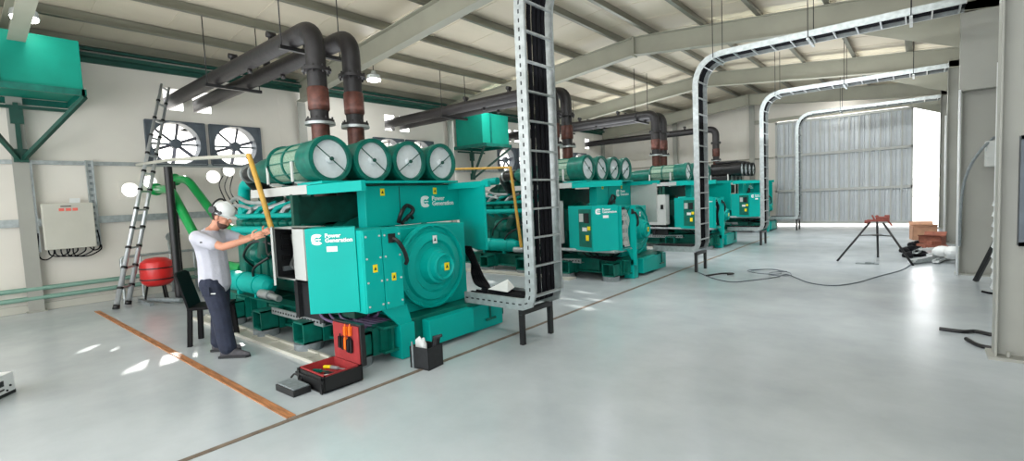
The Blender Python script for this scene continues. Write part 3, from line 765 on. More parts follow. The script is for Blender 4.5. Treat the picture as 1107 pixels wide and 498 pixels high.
for i, y in enumerate(LY):
    W = .52; pts = ladder_path(y, i)
    ld = thing('cable_ladder', (0, y, 0), lnames[i], 'cable ladder', 'galvanised cable ladders')
    for s_ in (0, 1):
        b = MB(); yy = s_*W
        hh = .062 if i == 0 else .048; o1 = offset_path(pts, hh); o2 = offset_path(pts, -hh)
        for k in range(len(pts)-1):
            b.prism([o1[k]+V((0, yy-.006, 0)), o1[k+1]+V((0, yy-.006, 0)), o2[k+1]+V((0, yy-.006, 0)), o2[k]+V((0, yy-.006, 0))], (0, .012, 0))
        e1 = offset_path(pts, .055); sgn = 1 if s_ == 0 else -1
        for o_ in (o1, o2):
            for k in range(len(pts)-1):
                b.bar(o_[k]+V((0, yy+sgn*.012, 0)), o_[k+1]+V((0, yy+sgn*.012, 0)), .006, .026, up=(0, 1, 0))
        rail_ = b.build('side_rail', GALV, ld)
        b = MB()
        if i == 0:
            for p, t in along(pts, .09): b.bar(p-t*.02+V((0, yy+(-.008 if s_ == 0 else .008), 0)), p+t*.02+V((0, yy+(-.008 if s_ == 0 else .008), 0)), .014, .004, up=(0, 1, 0))
            merge(rail_, b, DARK)
    for p, t in along(pts, .30 if i else .305):
        nrm = V((-t.z, 0, t.x)); b = MB(); q = p-nrm*(.045 if i == 0 else .035)
        b.bar(q, q+V((0, W, 0)), .035, .02, up=t); b.build('rung', GALV, ld)
    for k in range(cnt[i]):
        fr = (k+.5)/cnt[i]; yy = y+.06+fr*(W-.12)+random.uniform(-.008, .008)
        off = offset_path(pts, .012+.022*(k % 2))
        r = .023 if i == 0 else .027
        cp = [p+V((0, yy, 0)) for p in off]
        o = MB().tube(cp, r, 8).build('power_cable', CABLE)
        tag(o, 'thick black power cable running up the '+['nearest', 'second', 'third', 'farthest'][i]+' cable ladder', 'cable', 'black power cables on the %s ladder' % ['nearest', 'second', 'third', 'farthest'][i])
    # support frame
    sf = thing('tray_stand', (-3.28, y+W/2, 0), 'black steel trestle under the foot of the %s cable ladder' % ['nearest', 'second', 'third', 'farthest'][i], 'stand', 'black trestles')
    MB().bb(-.03, .03, -W/2-.02, W/2+.02, .33, .38).build('top_bar', BLACK, sf)
    for s_ in (-1, 1): MB().bb(-.025, .025, s_*(W/2)-.025, s_*(W/2)+.025, 0, .33).build('leg', BLACK, sf)
    # hanger rods
    for xx in ((-2.9, -1.4, -.1) if i < 3 else (-2.0,)):
        h = thing('ladder_hanger', (xx, y+W/2, 4.0), 'thin rod hanger of the %s cable ladder, %s' % (['nearest', 'second', 'third', 'farthest'][i], {-2.9: 'by the bend', -1.4: 'middle', -.1: 'column end', -2.0: 'middle'}[xx]), 'hanger', 'cable ladder hangers')
        for s_ in (-1, 1): MB().cyl((0, s_*(W/2+.03), -.03), (0, s_*(W/2+.03), roofz(xx)-4.0), .007, seg=6).build('threaded_rod', BLACK, h)
        MB().bb(-.02, .02, -W/2-.05, W/2+.05, -.04, -.015).build('cross_bar', GALV, h)
# alternator output cables of the first set
for k in range(6):
    y0 = 4.15+.05*k
    o = MB().tube(smooth_path([(-4.42-.03*k, 4.40, 1.0), (-4.36-.03*k, 4.45+.01*k, .78), (-4.28-.045*k, 4.47+.005*k, .60), (-4.10-.03*k, 4.38-.005*k, .505), (-3.85, 4.12+.055*k, .475), (-3.5, 4.07+.07*k, .47)]), .016, 8).build('output_cable', CABLE)
    tag(o, 'black cable dropping from the nearest generator to its ladder tray', 'cable', 'output cables of the nearest generator')
b = MB(); b.prism([(-3.95, 4.2, .515), (-3.6, 4.15, .52), (-3.72, 4.42, .52), (-3.85, 4.45, .60)], (0, 0, .004)); tag(b.build('paper_sheet', PAPER), 'crumpled white paper lying on the low cable tray', 'paper')

# ------------------------------------------------------------------ day tanks on wall brackets
for i, (ya, yb, z0, z1) in enumerate(((.30, 1.72, 3.60, 4.44), (11.18, 12.45, 3.30, 4.30))):
    yc = (ya+yb)/2; w_ = (yb-ya)/2
    tk = thing('wall_tank', (XL, yc, z0), ['teal fuel tank on a wall bracket at the upper left edge', 'teal fuel tank high on the wall, left of the tall cable ladder'][i], 'tank', 'teal wall tanks')
    b = MB(); b.bb(.12, 1.30, -w_, w_, .05, z1-z0, .01); b.build('tank_body', TANKM, tk)
    b = MB(); b.bb(1.30, 1.315, -w_*.38-.04, -w_*.38+.04, .05, z1-z0); b.bb(1.3, 1.33, -w_*.38-.015, -w_*.38+.015, .1, z1-z0-.05); b.build('sight_gauge', TEALD, tk)
    b = MB(); z = 0
    b.bb(.0, 1.40, -w_-.02, -w_+.04, -.05, .05); b.bb(.0, 1.40, w_-.04, w_+.02, -.05, .05); b.bb(1.34, 1.40, -w_, w_, -.05, .05); b.bb(.0, .06, -w_, w_, -.05, .05)
    br = b.build('bracket_frame', TEALD, tk)
    b = MB(); ap = V((.17, -.0, -1.0))
    for s_ in (-1, 1): b.bar((1.36, s_*w_, -.06), ap+V((0, s_*.02, 0)), .06)
    b.bar((.17, 0, -1.0), (.17, 0, -.05), .06); b.bar((.17, -w_, -.12), (.17, w_, -.12), .05); b.bb(.14, .21, -.09, .09, -1.04, -.82); b.bb(.14, .21, -.08, .08, -.4, -.15)
    b.build('brace', BRKG, tk)

# ------------------------------------------------------------------ wall control box
wb = thing('wall_control_box', (XL, 1.52, 1.05), 'beige control box on the left wall with looping cables beneath', 'control box')
MB().bb(.06, .26, -.34, .34, 0, .80, .01).build('enclosure', BOXW, wb)
b = MB()
for yy in (-.09, 0, .09): b.bb(.26, .264, yy-.035, yy+.035, .665, .715)
islands(b, 'red_marking', REDT, wb)
MB().bb(.26, .272, -.1, .04, .74, .755).build('hinge_bar', BLACK, wb)
MB().bb(.1, .11, .05, .19, .80, .89).build('paper_note', PAPER, wb)
b = MB()
for k in range(5):
    a = -.3+.08*k; c_ = a+.28+.03*k
    b.tube(smooth_path([(.14+.01*k, a, .02), (.16, a+.02, -.09-.01*k), (.16, (a+c_)/2, -.13-.008*k), (.15, c_-.02, -.07), (.13, c_, .02)]), .011, 6)
b.tube(smooth_path([(.1, -.4, .3), (.1, -.42, -.08), (.1, -.34, -.17), (.12, -.24, -.1), (.12, -.22, .02)]), .012, 6)
b.tube(smooth_path([(.1, .39, .3), (.1, .41, .0), (.1, .32, -.07), (.12, .24, .02)]), .012, 6)
islands(b, 'cable_loop', CABLE, wb)
for k, (y, z0, z1) in enumerate(((1.08, 1.02, 2.60), (1.83+.06, 1.05, 2.62))):
    t = MB(); t.bb(XL+.08, XL+.10, y-.05, y+.05, z0, z1); t.bb(XL+.05, XL+.13, y-.055, y-.045, z0, z1); t.bb(XL+.05, XL+.13, y+.045, y+.055, z0, z1)
    o = thing('slotted_tray', (XL+.08, y, z0), ['vertical slotted cable tray left of the beige control box', 'vertical slotted cable tray right of the beige control box'][k], 'cable tray', 'slotted wall trays')
    q = MB(); q.bb(0, .02, -.05, .05, 0, z1-z0); q.bb(-.02, .05, -.055, -.045, 0, z1-z0); q.bb(-.02, .05, .045, .055, 0, z1-z0); tb2 = q.build('tray_body', GALV, o)
    q = MB()
    for j in range(int((z1-z0)/.11)): q.bb(.02, .023, -.02, .02, .03+.11*j, .08+.11*j)
    merge(tb2, q, PAD)
    t.b.free()
# green pipes along the base of the left wall
for k, z in enumerate((.40, .24)):
    o = MB().tube([(XL+.12, Y0, z), (XL+.12, 12, z)], .04, 10).build('wall_pipe', WALLG)
    tag(o, ['upper grey green pipe low along the left wall', 'lower grey green pipe low along the left wall'][k], 'pipe', 'pipes low on the left wall')

# ------------------------------------------------------------------ telescopic ladder
tl = thing('telescopic_ladder', (-10.65, 1.97, 0), 'tall aluminium telescopic ladder leaning on the left wall', 'ladder')
f0 = V((.15, -.11, 0)); f1 = V((-.16, .12, 0)); tp = V((-11.38+10.65, 3.12-1.97, 4.1)); wv = (f1-f0).normalized()
for s_, base in ((0, f0), (1, f1)):
    top = tp+(wv*.16 if s_ else -wv*.16)
    b = MB(); b.tube([base, top], [.042, .022], 10); rl = b.build('rail', ALU, tl)
    b = MB()
    for k in range(1, 12):
        p = base.lerp(top, k/12); d = (top-base).normalized(); b.cyl(p-d*.02, p+d*.02, .052-.02*k/12, seg=10)
    b.cyl(base-V((0, 0, 0)), base+(top-base).normalized()*.07, .052, seg=10); islands(b, 'joint', BLACK, rl)
for k in range(1, 13):
    a = f0.lerp(tp-wv*.16, k/12.2); c_ = f1.lerp(tp+wv*.16, k/12.2)
    MB().bar(a, c_, .04, .022, bev=.004).build('rung', ALU, tl)

# ------------------------------------------------------------------ red expansion tank, post, green coolant pipes, valves
rt = thing('expansion_tank', (-10.75, 2.55, 0), 'red round expansion tank with black bands near the left wall', 'tank')
b = MB(); b.lathe((0, 0, .26), (0, 0, 1), [(0, .03), (.02, .17), (.08, .24), (.14, .26), (.40, .26), (.46, .24), (.52, .16), (.54, .03)], 28); b.build('vessel', RED, rt)
b = MB(); b.ring((0, 0, .40), (0, 0, 1), .255, .272, .02, 28); b.ring((0, 0, .60), (0, 0, 1), .255, .272, .02, 28); islands(b, 'band', BLACK, rt)
for k in range(3):
    a = 2*pi*k/3+.4; MB().bar((.16*cos(a), .16*sin(a), .30), (.22*cos(a), .22*sin(a), 0), .03).build('leg', BLACK, rt)
b = MB(); b.bb(-.23, .55, -.28, -.22, 0, .05); b.tube([(.2, -.2, .07), (.9, .1, .07)], .04, 8); b.build('pump_base', PAD, rt)
o = MB().cyl((0, 0, 0), (0, 0, 2.42), .065, seg=14).build('support_post', BLACK); o.location = (-10.24, 2.73, 0)
tag(o, 'black upright post carrying the green coolant pipes', 'post')
b = MB(); 
for i, (pts, lab, fl_) in enumerate((
    ([(-11.62, 2.82, 2.08), (-10.60, 2.84, 2.03), (-9.35, 2.97, .72), (-8.3, 3.1, .66)], 'bright green coolant pipe, left one, bending down behind the worker', 0),
    ([(-11.6, 3.1, 2.26), (-11.05, 3.25, 2.26), (-9.95, 3.45, 1.28), (-8.3, 3.5, 1.2)], 'bright green coolant pipe, right one, bending down to the engine', 0))):
    g_ = thing('coolant_pipe', pts[0], lab, 'pipe', 'bright green coolant pipes')
    lp = [V(p)-V(pts[0]) for p in pts]
    MB().tube(bend(lp, .22, 7), .078, 14).build('pipe', PIPEG, g_)
    q = MB(); d = (lp[1]-lp[0]).normalized(); q.cyl(lp[0]+d*.1, lp[0]+d*.14, .12, seg=16); q.cyl(lp[0]+d*.16, lp[0]+d*.20, .12, seg=16); q.build('flange', PIPEG, g_)
    q = MB(); q.cyl(V(lp[0])-V((0, 0, 0)), lp[0]+d*.1, .075, seg=14); q.build('coupling', GALV, g_)
for i, (y, z) in enumerate(((3.0, 1.12), (3.42, 1.10))):
    v_ = thing('valve', (XL+.25, y, 0), ['left grey valve on the wall pipework behind the red tank', 'right grey valve on the wall pipework behind the red tank'][i], 'valve', 'wall valves')
    MB().ring((0, 0, z), (1, 0, 0), .05, .09, .03, 18).build('hand_wheel', GALV, v_)
    b = MB(); b.cyl((-.12, 0, z), (.0, 0, z), .05, seg=10); b.tube([(-.12, 0, z), (-.12, 0, 0)], .025, 8); b.build('valve_body', GALV, v_)
b = MB(); b.tube(bend([(XL+.15, 2.2, 0), (XL+.15, 2.2, .80), (XL+.15, 4.6, .82), (XL+.15, 4.6, 0)], .08), .025, 8); b.tube([(XL+.15, 2.5, .82), (XL+.15, 2.5, 0)], .02, 8)
tag(b.build('wall_pipework', GALV), 'thin grey pipework along the wall behind the red tank', 'pipe')
for k, (a, y_) in enumerate(((-11.3, 3.0), (-11.1, 3.35))):
    o = MB().cyl((a, y_, 0), (a, y_, 1.05), .05, seg=12).build('standpipe', BLACK)
    tag(o, 'short dark standpipe behind the red tank', 'pipe', 'dark standpipes')
for k, (y, x) in enumerate(((3.0, -11.0), (4.9, -11.2))):
    o = MB().cyl((x, y, 1.2), (x, y, 2.2), .035, seg=10).cyl((x, y, 0), (x, y, 1.22), .03, seg=10).build('standpipe', BLACK)
    tag(o, ['thin dark upright pipe by the black post', 'thin dark upright pipe behind the worker'][k], 'pipe')
for k in range(3):
    o = MB().tube(smooth_path([(XL+.12, 4.1+.1*k, 2.35), (-11.0, 3.8+.1*k, 2.1-.05*k), (-10.0, 3.6+.1*k, 1.65), (-8.6, 3.3+.1*k, 1.3)]), .011, 6).build('engine_cable', CABLE)
    tag(o, 'thin black cable sagging from the wall ports towards the nearest engine', 'cable', 'thin black cables behind the worker')
# ochre fuel pipes
yp = [([(-6.22, 2.5, 2.26), (-6.0, 2.51, 1.82), (-5.78, 2.52, 1.32)], 'ochre yellow pipe slanting down beside the worker\'s hands'),
      ([(-6.45, 7.7, 2.22), (-6.35, 7.7, 1.4), (-6.25, 7.7, .57)], 'ochre yellow pipe slanting down across the second engine')]
for i, (p, lab) in enumerate(yp):
    o = MB().tube(bend(p, .06, 4), .031, 10).build('fuel_pipe', OCH); tag(o, lab, 'pipe', 'ochre pipes')
for i, (p, lab) in enumerate((([(XL+.1, 2.6, 2.56), (-9.2, 2.5, 2.45), (-6.2, 2.5, 2.25)], 'pale horizontal pipe leading to the nearest ochre pipe'), ([(XL+.1, 8.0, 2.5), (-9, 7.85, 2.36), (-6.43, 7.7, 2.22)], 'pale ochre horizontal pipe leading to the second engine'))):
    o = MB().tube(p, .026, 8).build('feed_pipe', BOXW if i == 0 else OCH); tag(o, lab, 'pipe')

# ------------------------------------------------------------------ lamps
for i, (x, y) in enumerate(((-10.0, 7.0), (-10.1, 1.08), (-2.2, 21.3), (-8.9, 12.2))):
    z = roofz(x)-.42
    h = thing('high_bay_lamp', (x, y, z), ['glowing roof lamp above the nearest air filters', 'glowing roof lamp at the top left corner', 'glowing lamp above the big sliding door', 'glowing roof lamp deep over the third generator'][i], 'lamp', 'roof lamps')
    MB().lathe((0, 0, 0), (0, 0, 1), [(0, .17), (.10, .15), (.14, .06), (.2, .05)], 20).build('reflector', GALV, h)
    MB().cyl((0, 0, -.03), (0, 0, 0), .15, seg=20).build('lens', LAMP, h)
    MB().cyl((0, 0, .2), (0, 0, .40), .01, seg=6).build('hook', BLACK, h)

# ------------------------------------------------------------------ the worker
def blob(bm, c, r3, rot=Matrix(), seg=14):
    M = Matrix.Translation(c) @ rot.to_4x4() @ Matrix.Diagonal((r3[0], r3[1], r3[2], 1)); nr = seg//2+1
    top = bm.verts.new(M @ V((0, 0, 1))); bot = bm.verts.new(M @ V((0, 0, -1)))
    rings = [[bm.verts.new(M @ V((sin(pi*i/nr)*cos(2*pi*k/seg), sin(pi*i/nr)*sin(2*pi*k/seg), cos(pi*i/nr)))) for k in range(seg)] for i in range(1, nr)]
    for k in range(seg):
        k2 = (k+1) % seg; fs = [bm.faces.new((top, rings[0][k], rings[0][k2])), bm.faces.new((bot, rings[-1][k2], rings[-1][k]))]
        for i in range(len(rings)-1): fs.append(bm.faces.new((rings[i][k], rings[i+1][k], rings[i+1][k2], rings[i][k2])))
        for f in fs: f.smooth = True
BL = blob
def skin_to_bm(verts, edges, radii, bm, sub=2):
    """grow a tapering limb volume along the skeleton edges (closed volumes, fused later into one surface)"""
    for a, b in edges:
        A, B = V(verts[a]), V(verts[b]); ra, rb = radii[a], radii[b]
        ra = ra if isinstance(ra, tuple) else (ra, ra); rb = rb if isinstance(rb, tuple) else (rb, rb)
        L = (B-A).length; n = max(2, int(L/(.35*min(ra+rb)))+1)
        for k in range(n+1):
            t = k/n; x = ra[0]*(1-t)+rb[0]*t; y = ra[1]*(1-t)+rb[1]*t
            BL(bm, A.lerp(B, t), (x, y, min(x, y)), Matrix(), 12)
def remesh(bm, name, m, parent, vox, smooth=4):
    me = bpy.data.meshes.new(name); bm.to_mesh(me); bm.free(); o = bpy.data.objects.new('tmp', me); C.objects.link(o)
    r = o.modifiers.new('r', 'REMESH'); r.mode = 'VOXEL'; r.voxel_size = vox; r.use_smooth_shade = True
    if smooth: s = o.modifiers.new('s', 'SMOOTH'); s.iterations = smooth; s.factor = .5
    bpy.context.view_layer.update()
    m2 = bpy.data.meshes.new_from_object(o.evaluated_get(bpy.context.evaluated_depsgraph_get())); m2.name = name
    bpy.data.objects.remove(o); m2.materials.clear(); m2.materials.append(m)
    p = bpy.data.objects.new(name, m2); C.objects.link(p); p.parent = parent; return p
P = thing('person', (-5.92, 1.97, 0), 'worker in white hard hat and grey t-shirt, reaching into the open grey cabinet', 'person', rz=R(40))
hip = {-1: V((-.05, -.09, .88)), 1: V((-.06, .09, .88))}
knee = {-1: V((.055, -.12, .47)), 1: V((-.085, .10, .47))}
ank = {-1: V((.12, -.14, .09)), 1: V((-.13, .12, .09))}
sho = {-1: V((-.09, -.185, 1.325)), 1: V((-.05, .185, 1.335))}
elb = {-1: V((.19, -.21, 1.215)), 1: V((.20, .20, 1.26))}
wri = {-1: V((.46, -.16, 1.285)), 1: V((.44, .12, 1.315))}
bm = bmesh.new()
vs = [V((-.05, 0, .92)), V((-.06, 0, 1.08)), V((-.07, 0, 1.24)), V((-.07, 0, 1.34)), V((-.03, 0, 1.40)), V((.03, 0, 1.46))]
ed = [(0, 1), (1, 2), (2, 3), (3, 4), (4, 5)]; ra = [(.08, .11), (.085, .12), (.10, .16), (.08, .13), .052, .055]
def add(p, parent, r): vs.append(V(p)); ed.append((parent, len(vs)-1)); ra.append(r); return len(vs)-1
for s in (-1, 1):
    k = add(sho[s], 2, .062); k = add(sho[s].lerp(elb[s], .5), k, .050); k = add(elb[s], k, .040); k = add(elb[s].lerp(wri[s], .35), k, .040); k = add(wri[s], k, .026)
    k = add(hip[s], 0, .07); k = add(hip[s].lerp(knee[s], .5), k, .08); k = add(knee[s], k, .062); k = add(knee[s].lerp(ank[s], .4), k, .058); k = add(ank[s], k, .04)
skin_to_bm(vs, ed, ra, bm)
# head
HR = Matrix.Rotation(R(22), 4, 'Y'); HC = V((.085, 0, 1.535))
def hp(x, y, z): return HC + HR @ V((x, y, z))
blob0 = blob
def blob(bm, c, r3, rot=HR, seg=20): blob0(bm, c, r3, rot, seg)
blob(bm, hp(-.005, 0, .02), (.098, .078, .105)); blob(bm, hp(.03, 0, -.05), (.062, .06, .075)); blob(bm, hp(.055, 0, -.095), (.028, .032, .024))
blob(bm, hp(.098, 0, -.022), (.022, .013, .018)); blob(bm, hp(.088, 0, .0), (.016, .010, .03)); blob(bm, hp(.085, 0, .022), (.016, .05, .012))
blob(bm, hp(.085, 0, -.058), (.014, .025, .007)); blob(bm, hp(.083, 0, -.070), (.014, .022, .008))
for s in (-1, 1):
    blob(bm, hp(-.01, s*.078, -.012), (.022, .010, .032)); blob(bm, hp(.06, s*.038, -.03), (.03, .02, .025))
blob(bm, hp(-.03, 0, -.09), (.055, .052, .09))
# hands: palm and five separate fingers curled on the cabinet edge
for s in (-1, 1):
    w0 = wri[s]; f = (V((.5, -s*.08, .20))).normalized(); side = V((0, 0, 1)); lat = V((0, -s, 0))
    up = V((-.30, 0, .95)).normalized(); out = f.cross(up)        # up spreads the fingers, out is the palm normal
    b2 = bmesh.new()
    pv = [w0-f*.02, w0+f*.035, w0+f*.07, w0+f*.09]
    skin_to_bm(pv, [(0, 1), (1, 2), (2, 3)], [(.024, .02), (.036, .016), (.042, .015), (.040, .014)], bm, 2)
    for k in range(4):
        a = (k-1.5); root = w0+f*.080+up*a*.020; L = [.030, .036, .034, .026][k]
        c1 = (f+lat*.25+up*a*.05).normalized(); c2 = (f*.6+lat*.8-up*.05).normalized(); c3 = (f*.05+lat-up*.1).normalized()
        p1 = root+c1*L*1.1; p2 = p1+c2*L*.85; p3 = p2+c3*L*.65
        skin_to_bm([root-f*.03, root, p1, p2, p3], [(0, 1), (1, 2), (2, 3), (3, 4)], [.009, .0095, .0088, .0082, .007], bm, 1)
    t0 = w0+f*.03+up*.028; t1 = t0+(f*.4+up*.75+lat*.3).normalized()*.034; t2 = t1+(f*.8+up*.35+lat*.4).normalized()*.028; t3 = t2+(f*.8+lat*.6).normalized()*.020
    skin_to_bm([t0-up*.01, t0, t1, t2, t3], [(0, 1), (1, 2), (2, 3), (3, 4)], [.012, .0125, .011, .0095, .008], bm, 1)
body = remesh(bm, 'body', SKIN, P, .0048, 3)
# t-shirt
bm = bmesh.new()
vs = [V((-.055, 0, .815)), V((-.055, 0, .92)), V((-.06, 0, 1.06)), V((-.075, 0, 1.22)), V((-.075, 0, 1.31)), V((-.05, 0, 1.365))]
ed = [(0, 1), (1, 2), (2, 3), (3, 4), (4, 5)]; ra = [(.155, .185), (.15, .18), (.14, .175), (.14, .19), (.11, .165), (.065, .085)]
for s in (-1, 1):
    k = add(sho[s], 3, .078); add(sho[s].lerp(elb[s], .62)+V((0, 0, -.008)), k, .068)
skin_to_bm(vs, ed, ra, bm)
sh = remesh(bm, 't_shirt', SHIRT, P, .011, 5)
MB().tube([(-.045+.06*cos(2*pi*k/20), .062*sin(2*pi*k/20), 1.395+.02*cos(2*pi*k/20)*-1) for k in range(21)], .010, 6, cap=False).build('collar', SHIRT, sh)
MB().bb(-.015, .01, -.264, -.258, 1.27, 1.285).build('sleeve_emblem', BLACK, sh)
# trousers
bm = bmesh.new()
vs = [V((-.055, 0, .93)), V((-.055, 0, .86))]; ed = [(0, 1)]; ra = [(.125, .165), (.14, .17)]
for s in (-1, 1):
    k = add(hip[s]+V((0, 0, -.08)), 1, .115); k = add(hip[s].lerp(knee[s], .55), k, .106); k = add(knee[s], k, .098); k = add(knee[s].lerp(ank[s], .5)+V((-.01, 0, 0)), k, .092); add(ank[s]+V((-.01, 0, 0.03)), k, .090)
skin_to_bm(vs, ed, ra, bm)
tr = remesh(bm, 'trousers', TROU, P, .010, 5)
b = MB(); b.bb(-.06, .02, -.232, -.225, .70, .80, .002); b.build('side_pocket', TROU, tr)
MB().bb(.02, .07, -.214, -.208, .715, .725).build('reflective_tab', PAPER, tr)
# shoes
for s in (-1, 1):
    a = ank[s]; bm = bmesh.new()
    vs = [V((a.x-.055, a.y, .05)), V((a.x+.03, a.y, .058)), V((a.x+.12, a.y-.0, .045)), V((a.x+.195, a.y+s*.01, .036))]
    skin_to_bm(vs, [(0, 1), (1, 2), (2, 3)], [(.042, .046), (.045, .048), (.048, .036), (.04, .024)], bm)
    skin_to_bm([V((a.x-.01, a.y, .05)), V((a.x-.01, a.y, .13))], [(0, 1)], [.045, .047], bm)
    so = remesh(bm, 'shoe', SHOE, P, .007, 3)
    b = MB(); b.prism([(a.x-.10, a.y-.04, .0), (a.x+.06, a.y-.045, .0), (a.x+.20, a.y-.045, .0), (a.x+.235, a.y, .0), (a.x+.20, a.y+.045, .0), (a.x+.06, a.y+.042, .0), (a.x-.10, a.y+.04, .0)], (0, 0, .024)); b.build('sole', DARK, so)
# hair, beard, eyes
b = MB()
blob(b.b, hp(-.018, 0, .018), (.094, .084, .098))
for v in b.b.verts[:]:
    q = HR.inverted() @ (v.co-HC)
    if q.z > .05 or q.x > .012-(.0 if q.z > -.02 else .03) or q.z < -.07: b.b.verts.remove(v)
hr = b.build('hair', HAIR, P)
b = MB(); blob(b.b, hp(.032, 0, -.055), (.0655, .0635, .0785), seg=28)
for v in b.b.verts[:]:
    q = HR.inverted() @ (v.co-HC)
    if q.z > -.058+.5*max(0, .045-q.x) or q.x < -.02 or (q.x > .07 and -.078 < q.z < -.05 and abs(q.y) < .026) or (q.z > -.05 and q.x > .07 and abs(q.y) < .03): b.b.verts.remove(v)
b.build('beard', BEARD, P)
for s in (-1, 1):
    b = MB(); b.sph(hp(.086, s*.03, .004), .0095, seg=10); ey = b.build('eye', WHITE, P)
    b = MB(); b.sph(hp(.0935, s*.03, .003), .004, seg=8); b.build('iris', HAIR, ey)
    b = MB(); b.bar(hp(.094, s*.016, .022), hp(.088, s*.046, .022), .008, .006); b.build('eyebrow', HAIR, P)
# hard hat
axu = (HR @ V((0, 0, 1)))
b = MB(); b.lathe(hp(-.01, 0, .035), axu, [(0, .118), (.03, .118), (.06, .112), (.09, .096), (.115, .068), (.13, .03), (.133, 0)], 28)
hat = b
q = MB()
N = 32; 
def brim(k, dr): 
    a = 2*pi*k/N; r = .118+dr*(.5+.9*max(0, cos(a))); return hp(-.01+r*cos(a), r*sin(a)*.98, .035-(.018*max(0, cos(a)) if dr else 0))
for k in range(N):
    hat.quad(brim(k, 0), brim(k+1, 0), brim(k+1, .028), brim(k, .028))
hh = hat.build('hard_hat', WHITE, P)
b = MB(); b.tube([hp(-.12, 0, .06), hp(-.07, 0, .14), hp(0, 0, .17), hp(.06, 0, .145), hp(.1, 0, .08)], .008, 6); b.build('crown_ridge', WHITE, hh)
b = MB()
for s in (-1, 1):
    b.cyl(hp(-.05, s*.10, .065), hp(-.05, s*.145, .065), .036, seg=18); b.cyl(hp(-.05, s*.092, .065), hp(-.05, s*.10, .065), .040, seg=18)
    b.tube([hp(.02, s*.118, .055), hp(-.02, s*.135, .06), hp(-.05, s*.14, .065)], .008, 6); b.cyl(hp(.03, s*.11, .055), hp(.03, s*.13, .055), .018, seg=10)
b.build('ear_muff', BLACK, P)
b = MB(); b.tube([hp(-.07+.0*k, .12*cos(pi*k/12), .08+.10*sin(pi*k/12)) for k in range(13)], .010, 6)
b.tube([hp(-.13, 0, .07), hp(-.12, -.06, .07), hp(-.05, -.118, .075), hp(.02, -.12, .06)], .011, 6); b.build('goggle_strap', DARK, P)

# ------------------------------------------------------------------ chair behind the worker
ch = thing('plastic_chair', (-6.66, 2.10, 0), 'black plastic chair standing right behind the worker', 'chair', rz=R(-35))
for x, y in ((-.17, -.19), (.17, -.19), (-.17, .19), (.17, .19)):
    MB().bar((x*1.08, y*1.08, 0), (x*.95, y*.95, .44), .045, .035, bev=.006).build('leg', CHAIRM, ch)
MB().bb(-.21, .21, -.2, .22, .43, .465, .012).build('seat', CHAIRM, ch)
b = MB()
b.prism([(-.20, -.20, .46), (.20, -.20, .46), (.19, -.30, .86), (.12, -.315, .89), (-.12, -.315, .89), (-.19, -.30, .86)], (0, .022, 0)); b.build('backrest', CHAIRM, ch)

# ------------------------------------------------------------------ tool case, organiser, tote bag
tc = thing('tool_case', (-4.08, 2.19, 0), 'open black tool case with red foam lining on the floor', 'tool case')
x0, x1, y0, y1 = -.235, .235, -.19, .19
b = MB(); b.bb(x0, x1, y0, y1, .01, .03, .006); b.bb(x0, x1, y0, y0+.02, .01, .145, .006); b.bb(x0, x1, y1-.02, y1, .01, .145, .006); b.bb(x0, x0+.02, y0, y1, .01, .145, .006); b.bb(x1-.02, x1, y0, y1, .01, .145, .006)
b.bb(x0-.01, x1+.01, y0-.01, y0, .095, .115); 
for x in (x0+.03, x1-.05): b.bb(x, x+.03, y0-.012, y0, .0, .145)
b.bb(x0+.04, x1-.04, y0, y1, 0, .012); cs_ = b.build('case_base', BLACK, tc)
b = MB(); b.bb(x0+.02, x1-.02, y0+.02, y0+.032, .03, .155); b.bb(x0+.02, x1-.02, y1-.032, y1-.02, .03, .155); b.bb(x0+.02, x0+.032, y0+.02, y1-.02, .03, .155); b.bb(x1-.032, x1-.02, y0+.02, y1-.02, .03, .155); b.bb(x0+.03, x1-.03, y0+.03, y1-.03, .03, .085); b.build('red_lining', REDF, tc)
b = MB(); b.bb(x0, x1, y1+.0, y1+.05, .13, .515, .008); ld = b.build('lid', BLACK, tc)
b = MB(); b.bb(x0+.02, x1-.02, y1-.012, y1, .15, .495, .004); b.bb(x0+.10, x0+.29, y1-.022, y1-.012, .30, .33); b.build('lid_lining', REDF, ld)
for k, (x, z, m, L) in enumerate(((.02, .40, ORA, .075), (.10, .41, ORA, .075), (-.08, .27, BLACK, .10), (-.03, .26, BLACK, .10), (.015, .27, ORA, .10), (.06, .25, BLACK, .11), (.105, .25, BLACK, .11), (.085, .27, CABLE, .10))):
    o = MB().bar((-4.08+x, 2.19+y1-.028, z), (-4.08+x+.008, 2.19+y1-.028, z+L), .018, .024, bev=.005).bar((-4.08+x+.008, 2.19+y1-.028, z+L), (-4.08+x+.01, 2.19+y1-.028, z+L+.03), .008).build('screwdriver' if k < 2 else 'pliers', m)
    tag(o, ('orange handled hand tool held in the upper row of the case lid' if k < 2 else 'orange handled pliers in the lower pocket of the case lid') if m is ORA else 'black handled hand tool in the lower pocket of the case lid', 'hand tool', 'tools in the case lid')
tools = [('screwdriver', (-.15, -.08), (.02, -.02), TEALD, 'green handled screwdriver lying in the open tool case'), ('wrench', (-.10, .06), (.10, .10), GALV, 'steel wrench lying in the open tool case'), ('pliers', (.02, -.06), (.16, .02), BLACK, 'black handled pliers lying in the open tool case'),
         ('knife', (-.16, .03), (-.03, .08), YEL, 'yellow handled knife lying in the open tool case'), ('roll_of_tape', (.10, -.10), (.12, -.10), PAPER, 'white roll of tape lying in the open tool case')]
